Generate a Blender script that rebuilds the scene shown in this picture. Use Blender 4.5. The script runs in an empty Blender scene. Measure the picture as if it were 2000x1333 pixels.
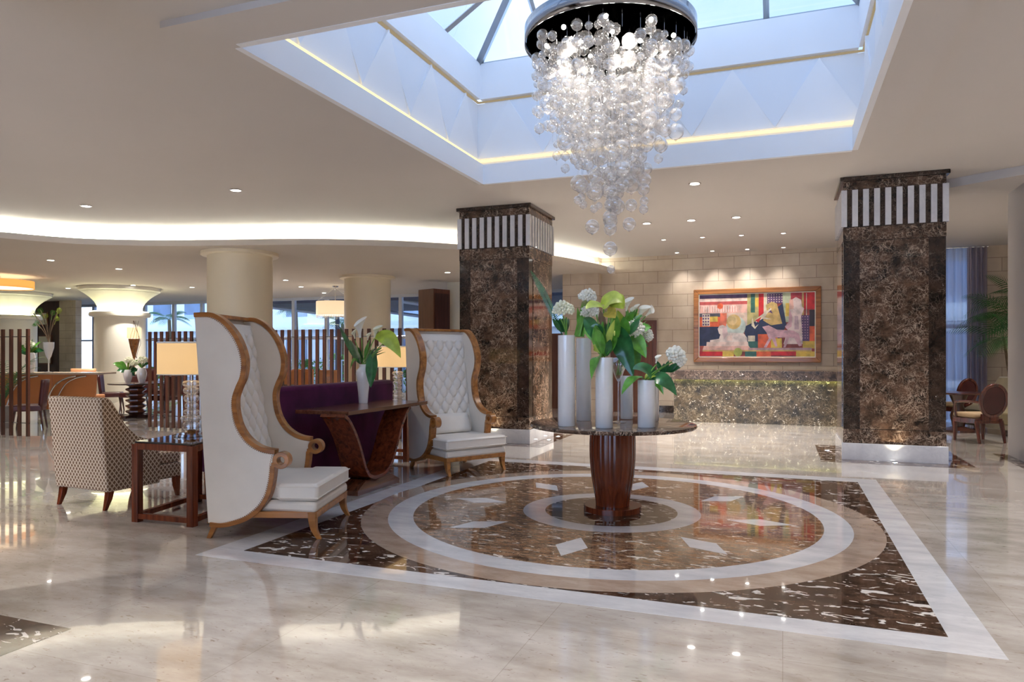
import bpy, math, random
from mathutils import Vector, Matrix
PI = math.pi
random.seed(7)
S = bpy.context.scene
COL = S.collection
# ------------------------------------------------------------------ camera
cam_data = bpy.data.cameras.new('camera'); cam = bpy.data.objects.new('camera', cam_data); COL.objects.link(cam)
cam_data.sensor_width = 36; cam_data.lens = 36*1391/2000.0
cam.location = (0, 0, 1.45); cam.rotation_euler = (PI/2, 0, 0.3632)
cam_data.shift_y = 24.5/2000.0; cam_data.clip_end = 300
S.camera = cam
# ------------------------------------------------------------------ world, exposure
S.view_settings.view_transform = 'Standard'; S.view_settings.look = 'None'
S.view_settings.exposure = 1.56; S.view_settings.gamma = 1.0; S.view_settings.use_curve_mapping = False
W = bpy.data.worlds.new('sky'); S.world = W; W.use_nodes = True
nt = W.node_tree; nt.nodes.clear()
wo = nt.nodes.new('ShaderNodeOutputWorld'); bg = nt.nodes.new('ShaderNodeBackground')
tc = nt.nodes.new('ShaderNodeTexCoord'); nz = nt.nodes.new('ShaderNodeTexNoise'); rp = nt.nodes.new('ShaderNodeValToRGB')
nz.inputs['Scale'].default_value = 2.2; nz.inputs['Detail'].default_value = 6
rp.color_ramp.elements[0].position = .46; rp.color_ramp.elements[0].color = (.42, .63, 1.0, 1)
rp.color_ramp.elements[1].position = .74; rp.color_ramp.elements[1].color = (.84, .91, 1.0, 1)
nt.links.new(tc.outputs['Generated'], nz.inputs['Vector']); nt.links.new(nz.outputs['Fac'], rp.inputs['Fac'])
nt.links.new(rp.outputs['Color'], bg.inputs['Color']); bg.inputs['Strength'].default_value = .56
nt.links.new(bg.outputs[0], wo.inputs['Surface'])
sxyz = nt.nodes.new('ShaderNodeSeparateXYZ'); nt.links.new(tc.outputs['Generated'], sxyz.inputs[0])
mr = nt.nodes.new('ShaderNodeMapRange'); nt.links.new(sxyz.outputs[2], mr.inputs['Value'])      # hazy sky: brighter toward the horizon
mr.inputs['From Min'].default_value = .05; mr.inputs['From Max'].default_value = .36; mr.inputs['To Min'].default_value = 2.2; mr.inputs['To Max'].default_value = .50
nt.links.new(mr.outputs[0], bg.inputs['Strength'])
try:
    S.cycles.max_bounces = 9; S.cycles.diffuse_bounces = 5; S.cycles.glossy_bounces = 4
    S.cycles.transparent_max_bounces = 24; S.cycles.transmission_bounces = 6
    S.cycles.caustics_reflective = False; S.cycles.caustics_refractive = False
    S.cycles.sample_clamp_indirect = 3.0; S.cycles.use_denoising = True
except Exception: pass
SPOT_W = 205.0      # watts of one ceiling downlight
WARM = (1.0, .925, .86)

# ------------------------------------------------------------------ materials
MATS = {}
def nodes_of(name):
    m = bpy.data.materials.new(name); m.use_nodes = True
    n = m.node_tree.nodes; n.clear()
    out = n.new('ShaderNodeOutputMaterial')
    MATS[name] = m
    return m, m.node_tree, n, out
def setp(b, **k):
    for a, v in k.items():
        a = a.replace('_', ' ')
        if a in b.inputs: b.inputs[a].default_value = v
def rgba(c): return (c[0], c[1], c[2], 1)
def pbr(name, color, rough=.5, metal=0, coat=0, var=.06, scale=8, spec=.5, emit=None, es=0, bump=0, sheen=0):
    m, t, n, out = nodes_of(name)
    b = n.new('ShaderNodeBsdfPrincipled'); t.links.new(b.outputs[0], out.inputs[0])
    co = n.new('ShaderNodeTexCoord'); z = n.new('ShaderNodeTexNoise'); z.inputs['Scale'].default_value = scale; z.inputs['Detail'].default_value = 4
    t.links.new(co.outputs['Object'], z.inputs['Vector'])
    r = n.new('ShaderNodeValToRGB'); t.links.new(z.outputs['Fac'], r.inputs['Fac'])
    r.color_ramp.elements[0].position = .3; r.color_ramp.elements[1].position = .7
    r.color_ramp.elements[0].color = rgba([x*(1-var) for x in color]); r.color_ramp.elements[1].color = rgba([min(1, x*(1+var)) for x in color])
    t.links.new(r.outputs[0], b.inputs['Base Color'])
    setp(b, Roughness=rough, Metallic=metal)
    b.inputs['Specular IOR Level'].default_value = spec
    b.inputs['Coat Weight'].default_value = coat; b.inputs['Coat Roughness'].default_value = .06
    if sheen: b.inputs['Sheen Weight'].default_value = sheen
    if emit: b.inputs['Emission Color'].default_value = rgba(emit); b.inputs['Emission Strength'].default_value = es
    if bump:
        bp = n.new('ShaderNodeBump'); bp.inputs['Strength'].default_value = bump; bp.inputs['Distance'].default_value = .01
        z2 = n.new('ShaderNodeTexNoise'); z2.inputs['Scale'].default_value = scale*12; t.links.new(co.outputs['Object'], z2.inputs['Vector'])
        t.links.new(z2.outputs['Fac'], bp.inputs['Height']); t.links.new(bp.outputs[0], b.inputs['Normal'])
    return m
def emis(name, color, strength):
    m, t, n, out = nodes_of(name); e = n.new('ShaderNodeEmission')
    e.inputs[0].default_value = rgba(color); e.inputs[1].default_value = strength
    t.links.new(e.outputs[0], out.inputs[0]); return m
def marble(name, dark, mid, vein, scale=1.0, blotch=None, bl_amt=.62, rough=.07, stretch=(1, 1, 1), coat=.6, veinw=.06, wvein=.8, bsc=7):
    """veined polished stone"""
    m, t, n, out = nodes_of(name); L = t.links
    b = n.new('ShaderNodeBsdfPrincipled'); L.new(b.outputs[0], out.inputs[0])
    co = n.new('ShaderNodeTexCoord'); mp = n.new('ShaderNodeMapping'); mp.inputs['Scale'].default_value = stretch
    mp.inputs['Rotation'].default_value = (.3, .2, .5) if stretch == (1, 1, 1) else (0, 0, .08)
    L.new(co.outputs['Object'], mp.inputs[0])
    w = n.new('ShaderNodeTexNoise'); w.inputs['Scale'].default_value = 3*scale; w.inputs['Detail'].default_value = 5; L.new(mp.outputs[0], w.inputs['Vector'])
    ad = n.new('ShaderNodeMix'); ad.data_type = 'VECTOR'; ad.inputs['Factor'].default_value = .22
    L.new(mp.outputs[0], ad.inputs[4]); L.new(w.outputs['Color'], ad.inputs[5])
    c1 = n.new('ShaderNodeTexNoise'); c1.inputs['Scale'].default_value = 2.6*scale; c1.inputs['Detail'].default_value = 9; c1.inputs['Roughness'].default_value = .68
    L.new(mp.outputs[0], c1.inputs['Vector'])
    r1 = n.new('ShaderNodeValToRGB'); r1.color_ramp.elements[0].position = .38; r1.color_ramp.elements[1].position = .66
    r1.color_ramp.elements[0].color = rgba(dark); r1.color_ramp.elements[1].color = rgba(mid); L.new(c1.outputs['Fac'], r1.inputs[0])
    cur = r1.outputs[0]
    for sc, ww, am in ((7*scale, veinw, wvein), (17*scale, veinw*1.3, wvein*.6)):
        if sc < 10*scale:
            v_ = n.new('ShaderNodeTexNoise'); v_.inputs['Scale'].default_value = sc*.55; v_.inputs['Detail'].default_value = 7; v_.inputs['Distortion'].default_value = .8; L.new(mp.outputs[0], v_.inputs['Vector'])
            s_ = n.new('ShaderNodeMath'); s_.operation = 'SUBTRACT'; s_.inputs[1].default_value = .5; L.new(v_.outputs['Fac'], s_.inputs[0]); v = n.new('ShaderNodeMath'); v.operation = 'ABSOLUTE'; L.new(s_.outputs[0], v.inputs[0]); dist = v.outputs[0]; ww = ww*.35
        else:
            v = n.new('ShaderNodeTexVoronoi'); v.feature = 'DISTANCE_TO_EDGE'; v.inputs['Scale'].default_value = sc*.6; L.new(ad.outputs[1], v.inputs['Vector']); dist = v.outputs['Distance']
        rv = n.new('ShaderNodeValToRGB'); rv.color_ramp.elements[0].position = 0; rv.color_ramp.elements[1].position = ww
        rv.color_ramp.elements[0].color = (1, 1, 1, 1); rv.color_ramp.elements[1].color = (0, 0, 0, 1); L.new(dist, rv.inputs[0])
        z = n.new('ShaderNodeTexNoise'); z.inputs['Scale'].default_value = 2.2*scale; z.inputs['Detail'].default_value = 3; L.new(mp.outputs[0], z.inputs['Vector'])
        rz = n.new('ShaderNodeValToRGB'); rz.color_ramp.elements[0].position = .34; rz.color_ramp.elements[1].position = .62; L.new(z.outputs['Fac'], rz.inputs[0])
        mu = n.new('ShaderNodeMath'); mu.operation = 'MULTIPLY'; L.new(rv.outputs[0], mu.inputs[0]); L.new(rz.outputs[0], mu.inputs[1])
        m2 = n.new('ShaderNodeMath'); m2.operation = 'MULTIPLY'; m2.inputs[1].default_value = am; L.new(mu.outputs[0], m2.inputs[0])
        mx = n.new('ShaderNodeMix'); mx.data_type = 'RGBA'; L.new(m2.outputs[0], mx.inputs['Factor']); L.new(cur, mx.inputs[6]); mx.inputs[7].default_value = rgba(vein); cur = mx.outputs[2]
    if blotch:
        z = n.new('ShaderNodeTexNoise'); z.inputs['Scale'].default_value = bsc*scale; z.inputs['Detail'].default_value = 4; z.inputs['Distortion'].default_value = 1.2; L.new(mp.outputs[0], z.inputs['Vector'])
        rz = n.new('ShaderNodeValToRGB'); rz.color_ramp.elements[0].position = bl_amt; rz.color_ramp.elements[1].position = bl_amt+.03; L.new(z.outputs['Fac'], rz.inputs[0])
        mx = n.new('ShaderNodeMix'); mx.data_type = 'RGBA'; L.new(rz.outputs[0], mx.inputs['Factor']); L.new(cur, mx.inputs[6]); mx.inputs[7].default_value = rgba(blotch); cur = mx.outputs[2]
    L.new(cur, b.inputs['Base Color']); setp(b, Roughness=rough); b.inputs['Coat Weight'].default_value = coat; b.inputs['Coat Roughness'].default_value = .02
    return m
def wood(name, c1, c2, rough=.25, coat=.5, axis='Z', scale=1.0):
    m, t, n, out = nodes_of(name); L = t.links
    b = n.new('ShaderNodeBsdfPrincipled'); L.new(b.outputs[0], out.inputs[0])
    co = n.new('ShaderNodeTexCoord'); mp = n.new('ShaderNodeMapping')
    mp.inputs['Scale'].default_value = {'Z': (14, 14, .9), 'Y': (14, .9, 14), 'X': (.9, 14, 14)}[axis]
    L.new(co.outputs['Object'], mp.inputs[0])
    z = n.new('ShaderNodeTexNoise'); z.inputs['Scale'].default_value = 1.6*scale; z.inputs['Detail'].default_value = 6; z.inputs['Distortion'].default_value = .6; L.new(mp.outputs[0], z.inputs['Vector'])
    r = n.new('ShaderNodeValToRGB'); r.color_ramp.elements[0].position = .32; r.color_ramp.elements[1].position = .68
    r.color_ramp.elements[0].color = rgba(c1); r.color_ramp.elements[1].color = rgba(c2); L.new(z.outputs['Fac'], r.inputs[0])
    L.new(r.outputs[0], b.inputs['Base Color']); setp(b, Roughness=rough); b.inputs['Coat Weight'].default_value = coat; b.inputs['Coat Roughness'].default_value = .08
    return m
def thin_glass(name, tint=(.97, .98, 1), base=.06, edge=.75, rough=.02, ior=1.45):
    m, t, n, out = nodes_of(name); L = t.links
    tr = n.new('ShaderNodeBsdfTransparent'); tr.inputs[0].default_value = rgba(tint)
    gl = n.new('ShaderNodeBsdfGlossy'); gl.inputs['Roughness'].default_value = rough; gl.inputs[0].default_value = (1, 1, 1, 1)
    lw = n.new('ShaderNodeLayerWeight'); lw.inputs['Blend'].default_value = .35
    r = n.new('ShaderNodeValToRGB'); r.color_ramp.elements[0].color = (base, base, base, 1); r.color_ramp.elements[1].color = (edge, edge, edge, 1)
    r.color_ramp.elements[0].position = .15
    L.new(lw.outputs['Facing'], r.inputs[0]); mx = n.new('ShaderNodeMixShader'); L.new(r.outputs[0], mx.inputs[0]); L.new(tr.outputs[0], mx.inputs[1]); L.new(gl.outputs[0], mx.inputs[2]); L.new(mx.outputs[0], out.inputs[0])
    return m
def bubble_glass(name):
    m = thin_glass(name, (.99, .985, .98), .17, 1.0, .04); t = m.node_tree; n = t.nodes; L = t.links
    out = [k for k in n if k.type == 'OUTPUT_MATERIAL'][0]; cur = out.inputs[0].links[0].from_socket
    d = n.new('ShaderNodeBsdfTranslucent'); d.inputs[0].default_value = (.95, .92, .90, 1)
    d2 = n.new('ShaderNodeBsdfDiffuse'); d2.inputs[0].default_value = (.95, .92, .90, 1); a = n.new('ShaderNodeMixShader'); L.new(d.outputs[0], a.inputs[1]); L.new(d2.outputs[0], a.inputs[2])
    mx = n.new('ShaderNodeMixShader'); mx.inputs[0].default_value = .15; L.new(cur, mx.inputs[1]); L.new(a.outputs[0], mx.inputs[2]); L.new(mx.outputs[0], out.inputs[0]); return m
def translucent(name, color, trans=.5, glow=None, gs=0, tp=0):
    m, t, n, out = nodes_of(name); L = t.links
    d = n.new('ShaderNodeBsdfDiffuse'); d.inputs[0].default_value = rgba(color); q = n.new('ShaderNodeBsdfTranslucent'); q.inputs[0].default_value = rgba(color)
    mx = n.new('ShaderNodeMixShader'); mx.inputs[0].default_value = trans; L.new(d.outputs[0], mx.inputs[1]); L.new(q.outputs[0], mx.inputs[2]); cur = mx.outputs[0]
    if tp:
        tr = n.new('ShaderNodeBsdfTransparent'); m2 = n.new('ShaderNodeMixShader'); m2.inputs[0].default_value = tp; L.new(cur, m2.inputs[1]); L.new(tr.outputs[0], m2.inputs[2]); cur = m2.outputs[0]
    if glow:
        e = n.new('ShaderNodeEmission'); e.inputs[0].default_value = rgba(glow); e.inputs[1].default_value = gs
        a = n.new('ShaderNodeAddShader'); L.new(cur, a.inputs[0]); L.new(e.outputs[0], a.inputs[1]); cur = a.outputs[0]
    L.new(cur, out.inputs[0]); return m
def stone_blocks(name, c1, c2, axis='XZ', bw=.72, rh=.29, joint=(.36, .28, .21), rough=.55, off=.5):
    m, t, n, out = nodes_of(name); L = t.links
    b = n.new('ShaderNodeBsdfPrincipled'); L.new(b.outputs[0], out.inputs[0]); setp(b, Roughness=rough)
    co = n.new('ShaderNodeTexCoord'); sx = n.new('ShaderNodeSeparateXYZ'); cx = n.new('ShaderNodeCombineXYZ'); L.new(co.outputs['Object'], sx.inputs[0])
    L.new(sx.outputs[0 if axis[0] == 'X' else 1], cx.inputs[0]); L.new(sx.outputs[2 if axis[1] == 'Z' else 1], cx.inputs[1])
    br = n.new('ShaderNodeTexBrick'); br.offset = off; br.inputs['Scale'].default_value = 1; br.inputs['Brick Width'].default_value = bw; br.inputs['Row Height'].default_value = rh
    br.inputs['Mortar Size'].default_value = .006; br.inputs['Color1'].default_value = rgba(c1); br.inputs['Color2'].default_value = rgba(c2); br.inputs['Mortar'].default_value = rgba(joint)
    L.new(cx.outputs[0], br.inputs['Vector'])
    z = n.new('ShaderNodeTexNoise'); z.inputs['Scale'].default_value = 2.4; z.inputs['Detail'].default_value = 7; L.new(co.outputs['Object'], z.inputs['Vector'])
    r = n.new('ShaderNodeValToRGB'); r.color_ramp.elements[0].position = .3; r.color_ramp.elements[1].position = .7; r.color_ramp.elements[0].color = (.80, .76, .72, 1); r.color_ramp.elements[1].color = (1, 1, 1, 1); L.new(z.outputs['Fac'], r.inputs[0])
    mx = n.new('ShaderNodeMix'); mx.data_type = 'RGBA'; mx.blend_type = 'MULTIPLY'; mx.inputs['Factor'].default_value = 1; L.new(br.outputs['Color'], mx.inputs[6]); L.new(r.outputs[0], mx.inputs[7])
    L.new(mx.outputs[2], b.inputs['Base Color'])
    bp = n.new('ShaderNodeBump'); bp.inputs['Strength'].default_value = .4; bp.inputs['Distance'].default_value = .01; bp.invert = True; L.new(br.outputs['Fac'], bp.inputs['Height']); L.new(bp.outputs[0], b.inputs['Normal'])
    return m
def floor_stone(name):
    m, t, n, out = nodes_of(name); L = t.links
    b = n.new('ShaderNodeBsdfPrincipled'); L.new(b.outputs[0], out.inputs[0]); setp(b, Roughness=.10)
    b.inputs['Coat Weight'].default_value = .75; b.inputs['Coat Roughness'].default_value = .02; b.inputs['Coat IOR'].default_value = 1.5
    co = n.new('ShaderNodeTexCoord')
    mp = n.new('ShaderNodeMapping'); mp.inputs['Rotation'].default_value = (0, 0, .35); mp.inputs['Scale'].default_value = (1, 2.4, 1); L.new(co.outputs['Object'], mp.inputs[0])
    z = n.new('ShaderNodeTexNoise'); z.inputs['Scale'].default_value = 1.7; z.inputs['Detail'].default_value = 9; z.inputs['Roughness'].default_value = .62; L.new(mp.outputs[0], z.inputs['Vector'])
    r = n.new('ShaderNodeValToRGB'); L.new(z.outputs['Fac'], r.inputs[0])
    r.color_ramp.elements[0].position = .3; r.color_ramp.elements[0].color = (.37, .325, .285, 1); r.color_ramp.elements[1].position = .66; r.color_ramp.elements[1].color = (.64, .605, .565, 1)
    # small fossil marks
    mp2 = n.new('ShaderNodeMapping'); mp2.inputs['Rotation'].default_value = (0, 0, .6); mp2.inputs['Scale'].default_value = (14, 38, 1); L.new(co.outputs['Object'], mp2.inputs[0])
    s = n.new('ShaderNodeTexNoise'); s.inputs['Scale'].default_value = 1; s.inputs['Detail'].default_value = 3; s.inputs['Distortion'].default_value = 1.5; L.new(mp2.outputs[0], s.inputs['Vector'])
    rs = n.new('ShaderNodeValToRGB'); rs.color_ramp.elements[0].position = .625; rs.color_ramp.elements[1].position = .74; rs.color_ramp.elements[1].color = (.75, .75, .75, 1); L.new(s.outputs['Fac'], rs.inputs[0])
    mx = n.new('ShaderNodeMix'); mx.data_type = 'RGBA'; L.new(rs.outputs[0], mx.inputs['Factor']); L.new(r.outputs[0], mx.inputs[6]); mx.inputs[7].default_value = (.25, .18, .13, 1)
    # slabs
    br = n.new('ShaderNodeTexBrick'); br.offset = 0; br.inputs['Scale'].default_value = 1; br.inputs['Brick Width'].default_value = 1.2; br.inputs['Row Height'].default_value = 1.2; br.inputs['Mortar Size'].default_value = .0022
    br.inputs['Color1'].default_value = (1, 1, 1, 1); br.inputs['Color2'].default_value = (.90, .885, .87, 1); br.inputs['Mortar'].default_value = (.76, .73, .70, 1); L.new(co.outputs['Object'], br.inputs['Vector'])
    m3 = n.new('ShaderNodeMix'); m3.data_type = 'RGBA'; m3.blend_type = 'MULTIPLY'; m3.inputs['Factor'].default_value = 1; L.new(mx.outputs[2], m3.inputs[6]); L.new(br.outputs['Color'], m3.inputs[7])
    L.new(m3.outputs[2], b.inputs['Base Color'])
    return m
def lattice(name, c_bg, c_line, pitch=.045):
    """woven diamond lattice fabric"""
    m, t, n, out = nodes_of(name); L = t.links
    b = n.new('ShaderNodeBsdfPrincipled'); L.new(b.outputs[0], out.inputs[0]); setp(b, Roughness=.75)
    co = n.new('ShaderNodeTexCoord'); s = n.new('ShaderNodeSeparateXYZ'); L.new(co.outputs['Object'], s.inputs[0])
    ge = n.new('ShaderNodeTexCoord'); sn = n.new('ShaderNodeSeparateXYZ'); L.new(ge.outputs['Normal'], sn.inputs[0])
    def mth(op, a, bb=None, v=None):
        k = n.new('ShaderNodeMath'); k.operation = op; L.new(a, k.inputs[0])
        if bb is not None: L.new(bb, k.inputs[1])
        if v is not None: k.inputs[1].default_value = v
        return k.outputs[0]
    hx = mth('ADD', s.outputs[0], s.outputs[1])
    ab = mth('ABSOLUTE', sn.outputs[2]); up = mth('GREATER_THAN', ab, v=.75)
    xm = n.new('ShaderNodeMix'); L.new(up, xm.inputs[0]); L.new(hx, xm.inputs[2]); L.new(s.outputs[0], xm.inputs[3])
    zm = n.new('ShaderNodeMix'); L.new(up, zm.inputs[0]); L.new(s.outputs[2], zm.inputs[2]); L.new(s.outputs[1], zm.inputs[3])
    z07 = mth('MULTIPLY', zm.outputs[0], v=.8)
    res = []
    for op in ('ADD', 'SUBTRACT'):
        a = mth(op, xm.outputs[0], z07); a = mth('MULTIPLY', a, v=1/pitch); a = mth('ADD', a, v=500.0); a = mth('FRACT', a); a = mth('SUBTRACT', a, v=.5); a = mth('ABSOLUTE', a); res.append(mth('GREATER_THAN', a, v=.355))
    mx = mth('MAXIMUM', res[0], res[1])
    c = n.new('ShaderNodeMix'); c.data_type = 'RGBA'; L.new(mx, c.inputs['Factor']); c.inputs[6].default_value = rgba(c_bg); c.inputs[7].default_value = rgba(c_line)
    L.new(c.outputs[2], b.inputs['Base Color'])
    bp = n.new('ShaderNodeBump'); bp.inputs['Strength'].default_value = .5; bp.inputs['Distance'].default_value = .004; L.new(mx, bp.inputs['Height']); L.new(bp.outputs[0], b.inputs['Normal'])
    return m
def attr_mat(name, rough=.4):
    m, t, n, out = nodes_of(name); b = n.new('ShaderNodeBsdfPrincipled'); t.links.new(b.outputs[0], out.inputs[0]); setp(b, Roughness=rough)
    a = n.new('ShaderNodeVertexColor'); a.layer_name = 'paint'
    z = n.new('ShaderNodeTexNoise'); z.inputs['Scale'].default_value = 7; z.inputs['Detail'].default_value = 8
    co = n.new('ShaderNodeTexCoord'); t.links.new(co.outputs['Object'], z.inputs['Vector'])
    r = n.new('ShaderNodeValToRGB'); r.color_ramp.elements[0].color = (.55, .55, .55, 1); r.color_ramp.elements[0].position = .35; r.color_ramp.elements[1].position = .6; t.links.new(z.outputs['Fac'], r.inputs[0])
    mx = n.new('ShaderNodeMix'); mx.data_type = 'RGBA'; mx.blend_type = 'MULTIPLY'; mx.inputs['Factor'].default_value = .8
    t.links.new(a.outputs[0], mx.inputs[6]); t.links.new(r.outputs[0], mx.inputs[7]); t.links.new(mx.outputs[2], b.inputs['Base Color']); return m

M_floor = floor_stone('cream_marble')
M_white_m = marble('white_marble', (.62, .63, .67), (.82, .83, .85), (.45, .47, .52), .7, None, rough=.06, stretch=(1, 3, 1), wvein=.25)
M_emp = marble('emperador', (.012, .007, .005), (.155, .088, .056), (.55, .42, .32), 2.2, (.62, .58, .54), .76, rough=.08, veinw=.06, wvein=.95, coat=.1)
M_emp_d = marble('emperador_dark', (.010, .007, .006), (.060, .036, .026), (.32, .25, .20), 2.0, (.70, .66, .62), .72, rough=.08, veinw=.03, wvein=.6, coat=.1)
M_emp_fl = marble('emperador_floor', (.016, .010, .007), (.12, .062, .036), (.30, .20, .14), 1.6, (.80, .76, .72), .605, rough=.06, stretch=(1, 2.2, 1), veinw=.05, wvein=.6, coat=.3, bsc=4.6)
M_brown_fl = marble('brown_marble_floor', (.055, .028, .016), (.40, .22, .115), (.62, .46, .32), 2.2, (.84, .78, .70), .62, rough=.06, stretch=(1, 2.2, 1), veinw=.07, wvein=.8, coat=.3, bsc=3.6)
M_beige_fl = marble('beige_marble', (.45, .33, .25), (.66, .53, .43), (.40, .27, .20), 1.0, None, rough=.06, stretch=(1, 2.4, 1), wvein=.3, coat=1)
M_counter = marble('green_brown_marble', (.018, .014, .008), (.12, .085, .042), (.42, .34, .23), 2.0, (.66, .60, .50), .635, rough=.34, veinw=.07, wvein=.8, coat=0)
M_ledge = marble('ledge_marble', (.012, .008, .006), (.09, .055, .035), (.45, .34, .26), 2.2, (.62, .58, .54), .70, rough=.35, coat=0)
M_ceil = pbr('ceiling_paint', (.56, .53, .51), .75, var=.02, scale=.6)
M_ceil2 = pbr('ceiling_paint_low', (.66, .60, .53), .75, var=.02, scale=.6)
M_white = pbr('white_plaster', (.82, .84, .88), .6, var=.02, scale=1)
M_tri = pbr('white_gloss_panel', (.84, .86, .90), .5, var=.02, scale=1)
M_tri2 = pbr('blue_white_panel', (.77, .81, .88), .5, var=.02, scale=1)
M_sand = stone_blocks('sandstone_blocks', (.70, .61, .50), (.62, .53, .42), 'XZ')
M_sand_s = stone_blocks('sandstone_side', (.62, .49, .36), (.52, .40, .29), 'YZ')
M_cream = pbr('cream_column', (.86, .76, .56), .45, var=.03, scale=1.5)
M_cream2 = pbr('cream_white', (.83, .80, .68), .45, var=.02, scale=1)
M_leather = pbr('ivory_leather', (.83, .775, .70), .42, var=.03, scale=5, bump=.05)
M_leather2 = pbr('ivory_fabric', (.82, .76, .68), .6, var=.03, scale=6)
M_gold = wood('golden_wood', (.24, .085, .018), (.50, .205, .048), .3, .25, 'X', .8)
M_mah = wood('mahogany', (.085, .015, .005), (.24, .048, .014), .22, .15, 'Z')
M_mah_y = wood('mahogany_grain', (.075, .015, .006), (.22, .046, .015), .25, .1, 'Y')
M_mah_h = wood('mahogany_top', (.09, .028, .013), (.19, .07, .035), .2, .3, 'Y')
M_dkw = wood('dark_wood', (.030, .010, .007), (.075, .026, .018), .28, .5, 'Z')
M_dkw2 = wood('red_brown_wood', (.10, .032, .016), (.17, .060, .032), .3, .4, 'Z')
M_velvet = pbr('purple_velvet', (.085, .012, .055), .8, var=.35, scale=3, sheen=.12, spec=.08)
M_black = pbr('black', (.01, .01, .012), .3)
M_chrome = pbr('chrome', (.75, .76, .78), .08, metal=1, var=0)
M_steel = pbr('smoked_chrome', (.30, .31, .34), .10, metal=1, var=0)
M_dkmetal = pbr('dark_mirror', (.035, .030, .028), .12, metal=.6, var=.3, scale=20)
M_frame = pbr('window_frame_paint', (.62, .66, .76), .4, var=.02)
M_alu = pbr('aluminium', (.33, .35, .38), .35, metal=.6, var=.03)
M_glass = thin_glass('window_glass', (.96, .98, 1), .03, .5)
M_bub = bubble_glass('bubble_glass')
M_beadg = bubble_glass('lamp_glass')
M_cer = pbr('white_ceramic', (.90, .90, .90), .15, coat=.6, var=.02)
M_shade = translucent('lamp_shade_fabric', (.80, .66, .42), .45, (1.0, .62, .26), .15)
M_shade_w = translucent('pendant_fabric', (.85, .76, .64), .5, (1.0, .72, .42), .16)
M_lens = emis('lamp_lens', (1, .95, .86), 8)
M_bulb = emis('bulb', (1, .93, .82), 20)
M_led = emis('led_white', (.98, 1, .88), 8.5)
M_ledy = emis('led_warm', (1, .74, .34), .65)
M_ledy2 = emis('led_warm_dim', (1, .80, .50), .12)
M_ledg = emis('led_lime', (.85, 1, .30), 5)
M_leaf = pbr('leaf_dark', (.028, .15, .045), .28, var=.45, scale=14, coat=.25)
M_leaf2 = pbr('leaf_mid', (.13, .38, .05), .30, var=.4, scale=12, coat=.2)
M_leaf3 = pbr('leaf_lime', (.42, .52, .06), .35, var=.3, scale=9)
M_stem = pbr('stem_green', (.16, .38, .06), .4, var=.3)
M_petal = pbr('cream_petal', (.92, .90, .68), .5, var=.12, scale=30)
M_petal2 = pbr('white_petal', (.95, .93, .82), .4, var=.05, scale=20)
M_petaly = pbr('yellow_petal', (.70, .55, .10), .4, var=.3, scale=20)
M_twig = pbr('twig', (.20, .13, .07), .7, var=.3)
M_palm = pbr('palm_leaf', (.045, .17, .045), .4, var=.4, scale=8)
M_trunk = pbr('palm_trunk', (.16, .11, .06), .8, var=.3, scale=15)
M_orange = pbr('orange_leather', (.60, .22, .075), .4, var=.06, scale=3)
M_orange2 = pbr('peach_leather', (.78, .36, .16), .45, var=.05, scale=3)
M_bord = pbr('burgundy_leather', (.060, .012, .012), .4, var=.2, scale=5)
M_redw = wood('red_chair_wood', (.055, .010, .006), (.13, .026, .014), .25, .5)
M_olive = pbr('olive_velvet', (.16, .12, .045), .65, var=.15, scale=4, sheen=.3)
M_taupe = pbr('taupe_fabric', (.24, .21, .165), .7, var=.05)
M_tan = pbr('tan_cushion', (.42, .30, .17), .7, var=.1)
M_lat = lattice('lattice_fabric', (.20, .115, .065), (.74, .63, .50))
M_paint = attr_mat('picture_paint', .35)
M_tile = pbr('desk_top_stone', (.60, .48, .36), .25, var=.08)
M_curt = translucent('sheer_curtain', (.62, .62, .74), .55, tp=.22)
M_curt2 = translucent('heavy_curtain', (.40, .35, .40), .3)
M_pav = pbr('paving', (.42, .44, .48), .7, var=.1, scale=2)
M_bldg = pbr('white_render', (.78, .80, .82), .6, var=.04)
M_bwin = pbr('blue_window', (.10, .16, .28), .15, var=.3, scale=1)
M_roofd = pbr('pergola_dark', (.050, .055, .085), .6, var=.2)
M_pot = pbr('pot', (.20, .19, .18), .5)
M_clear = thin_glass('clear_glass', (.98, .99, 1), .10, .9, .02)
M_wire = pbr('grey_cable', (.16, .16, .16), .5)

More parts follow.
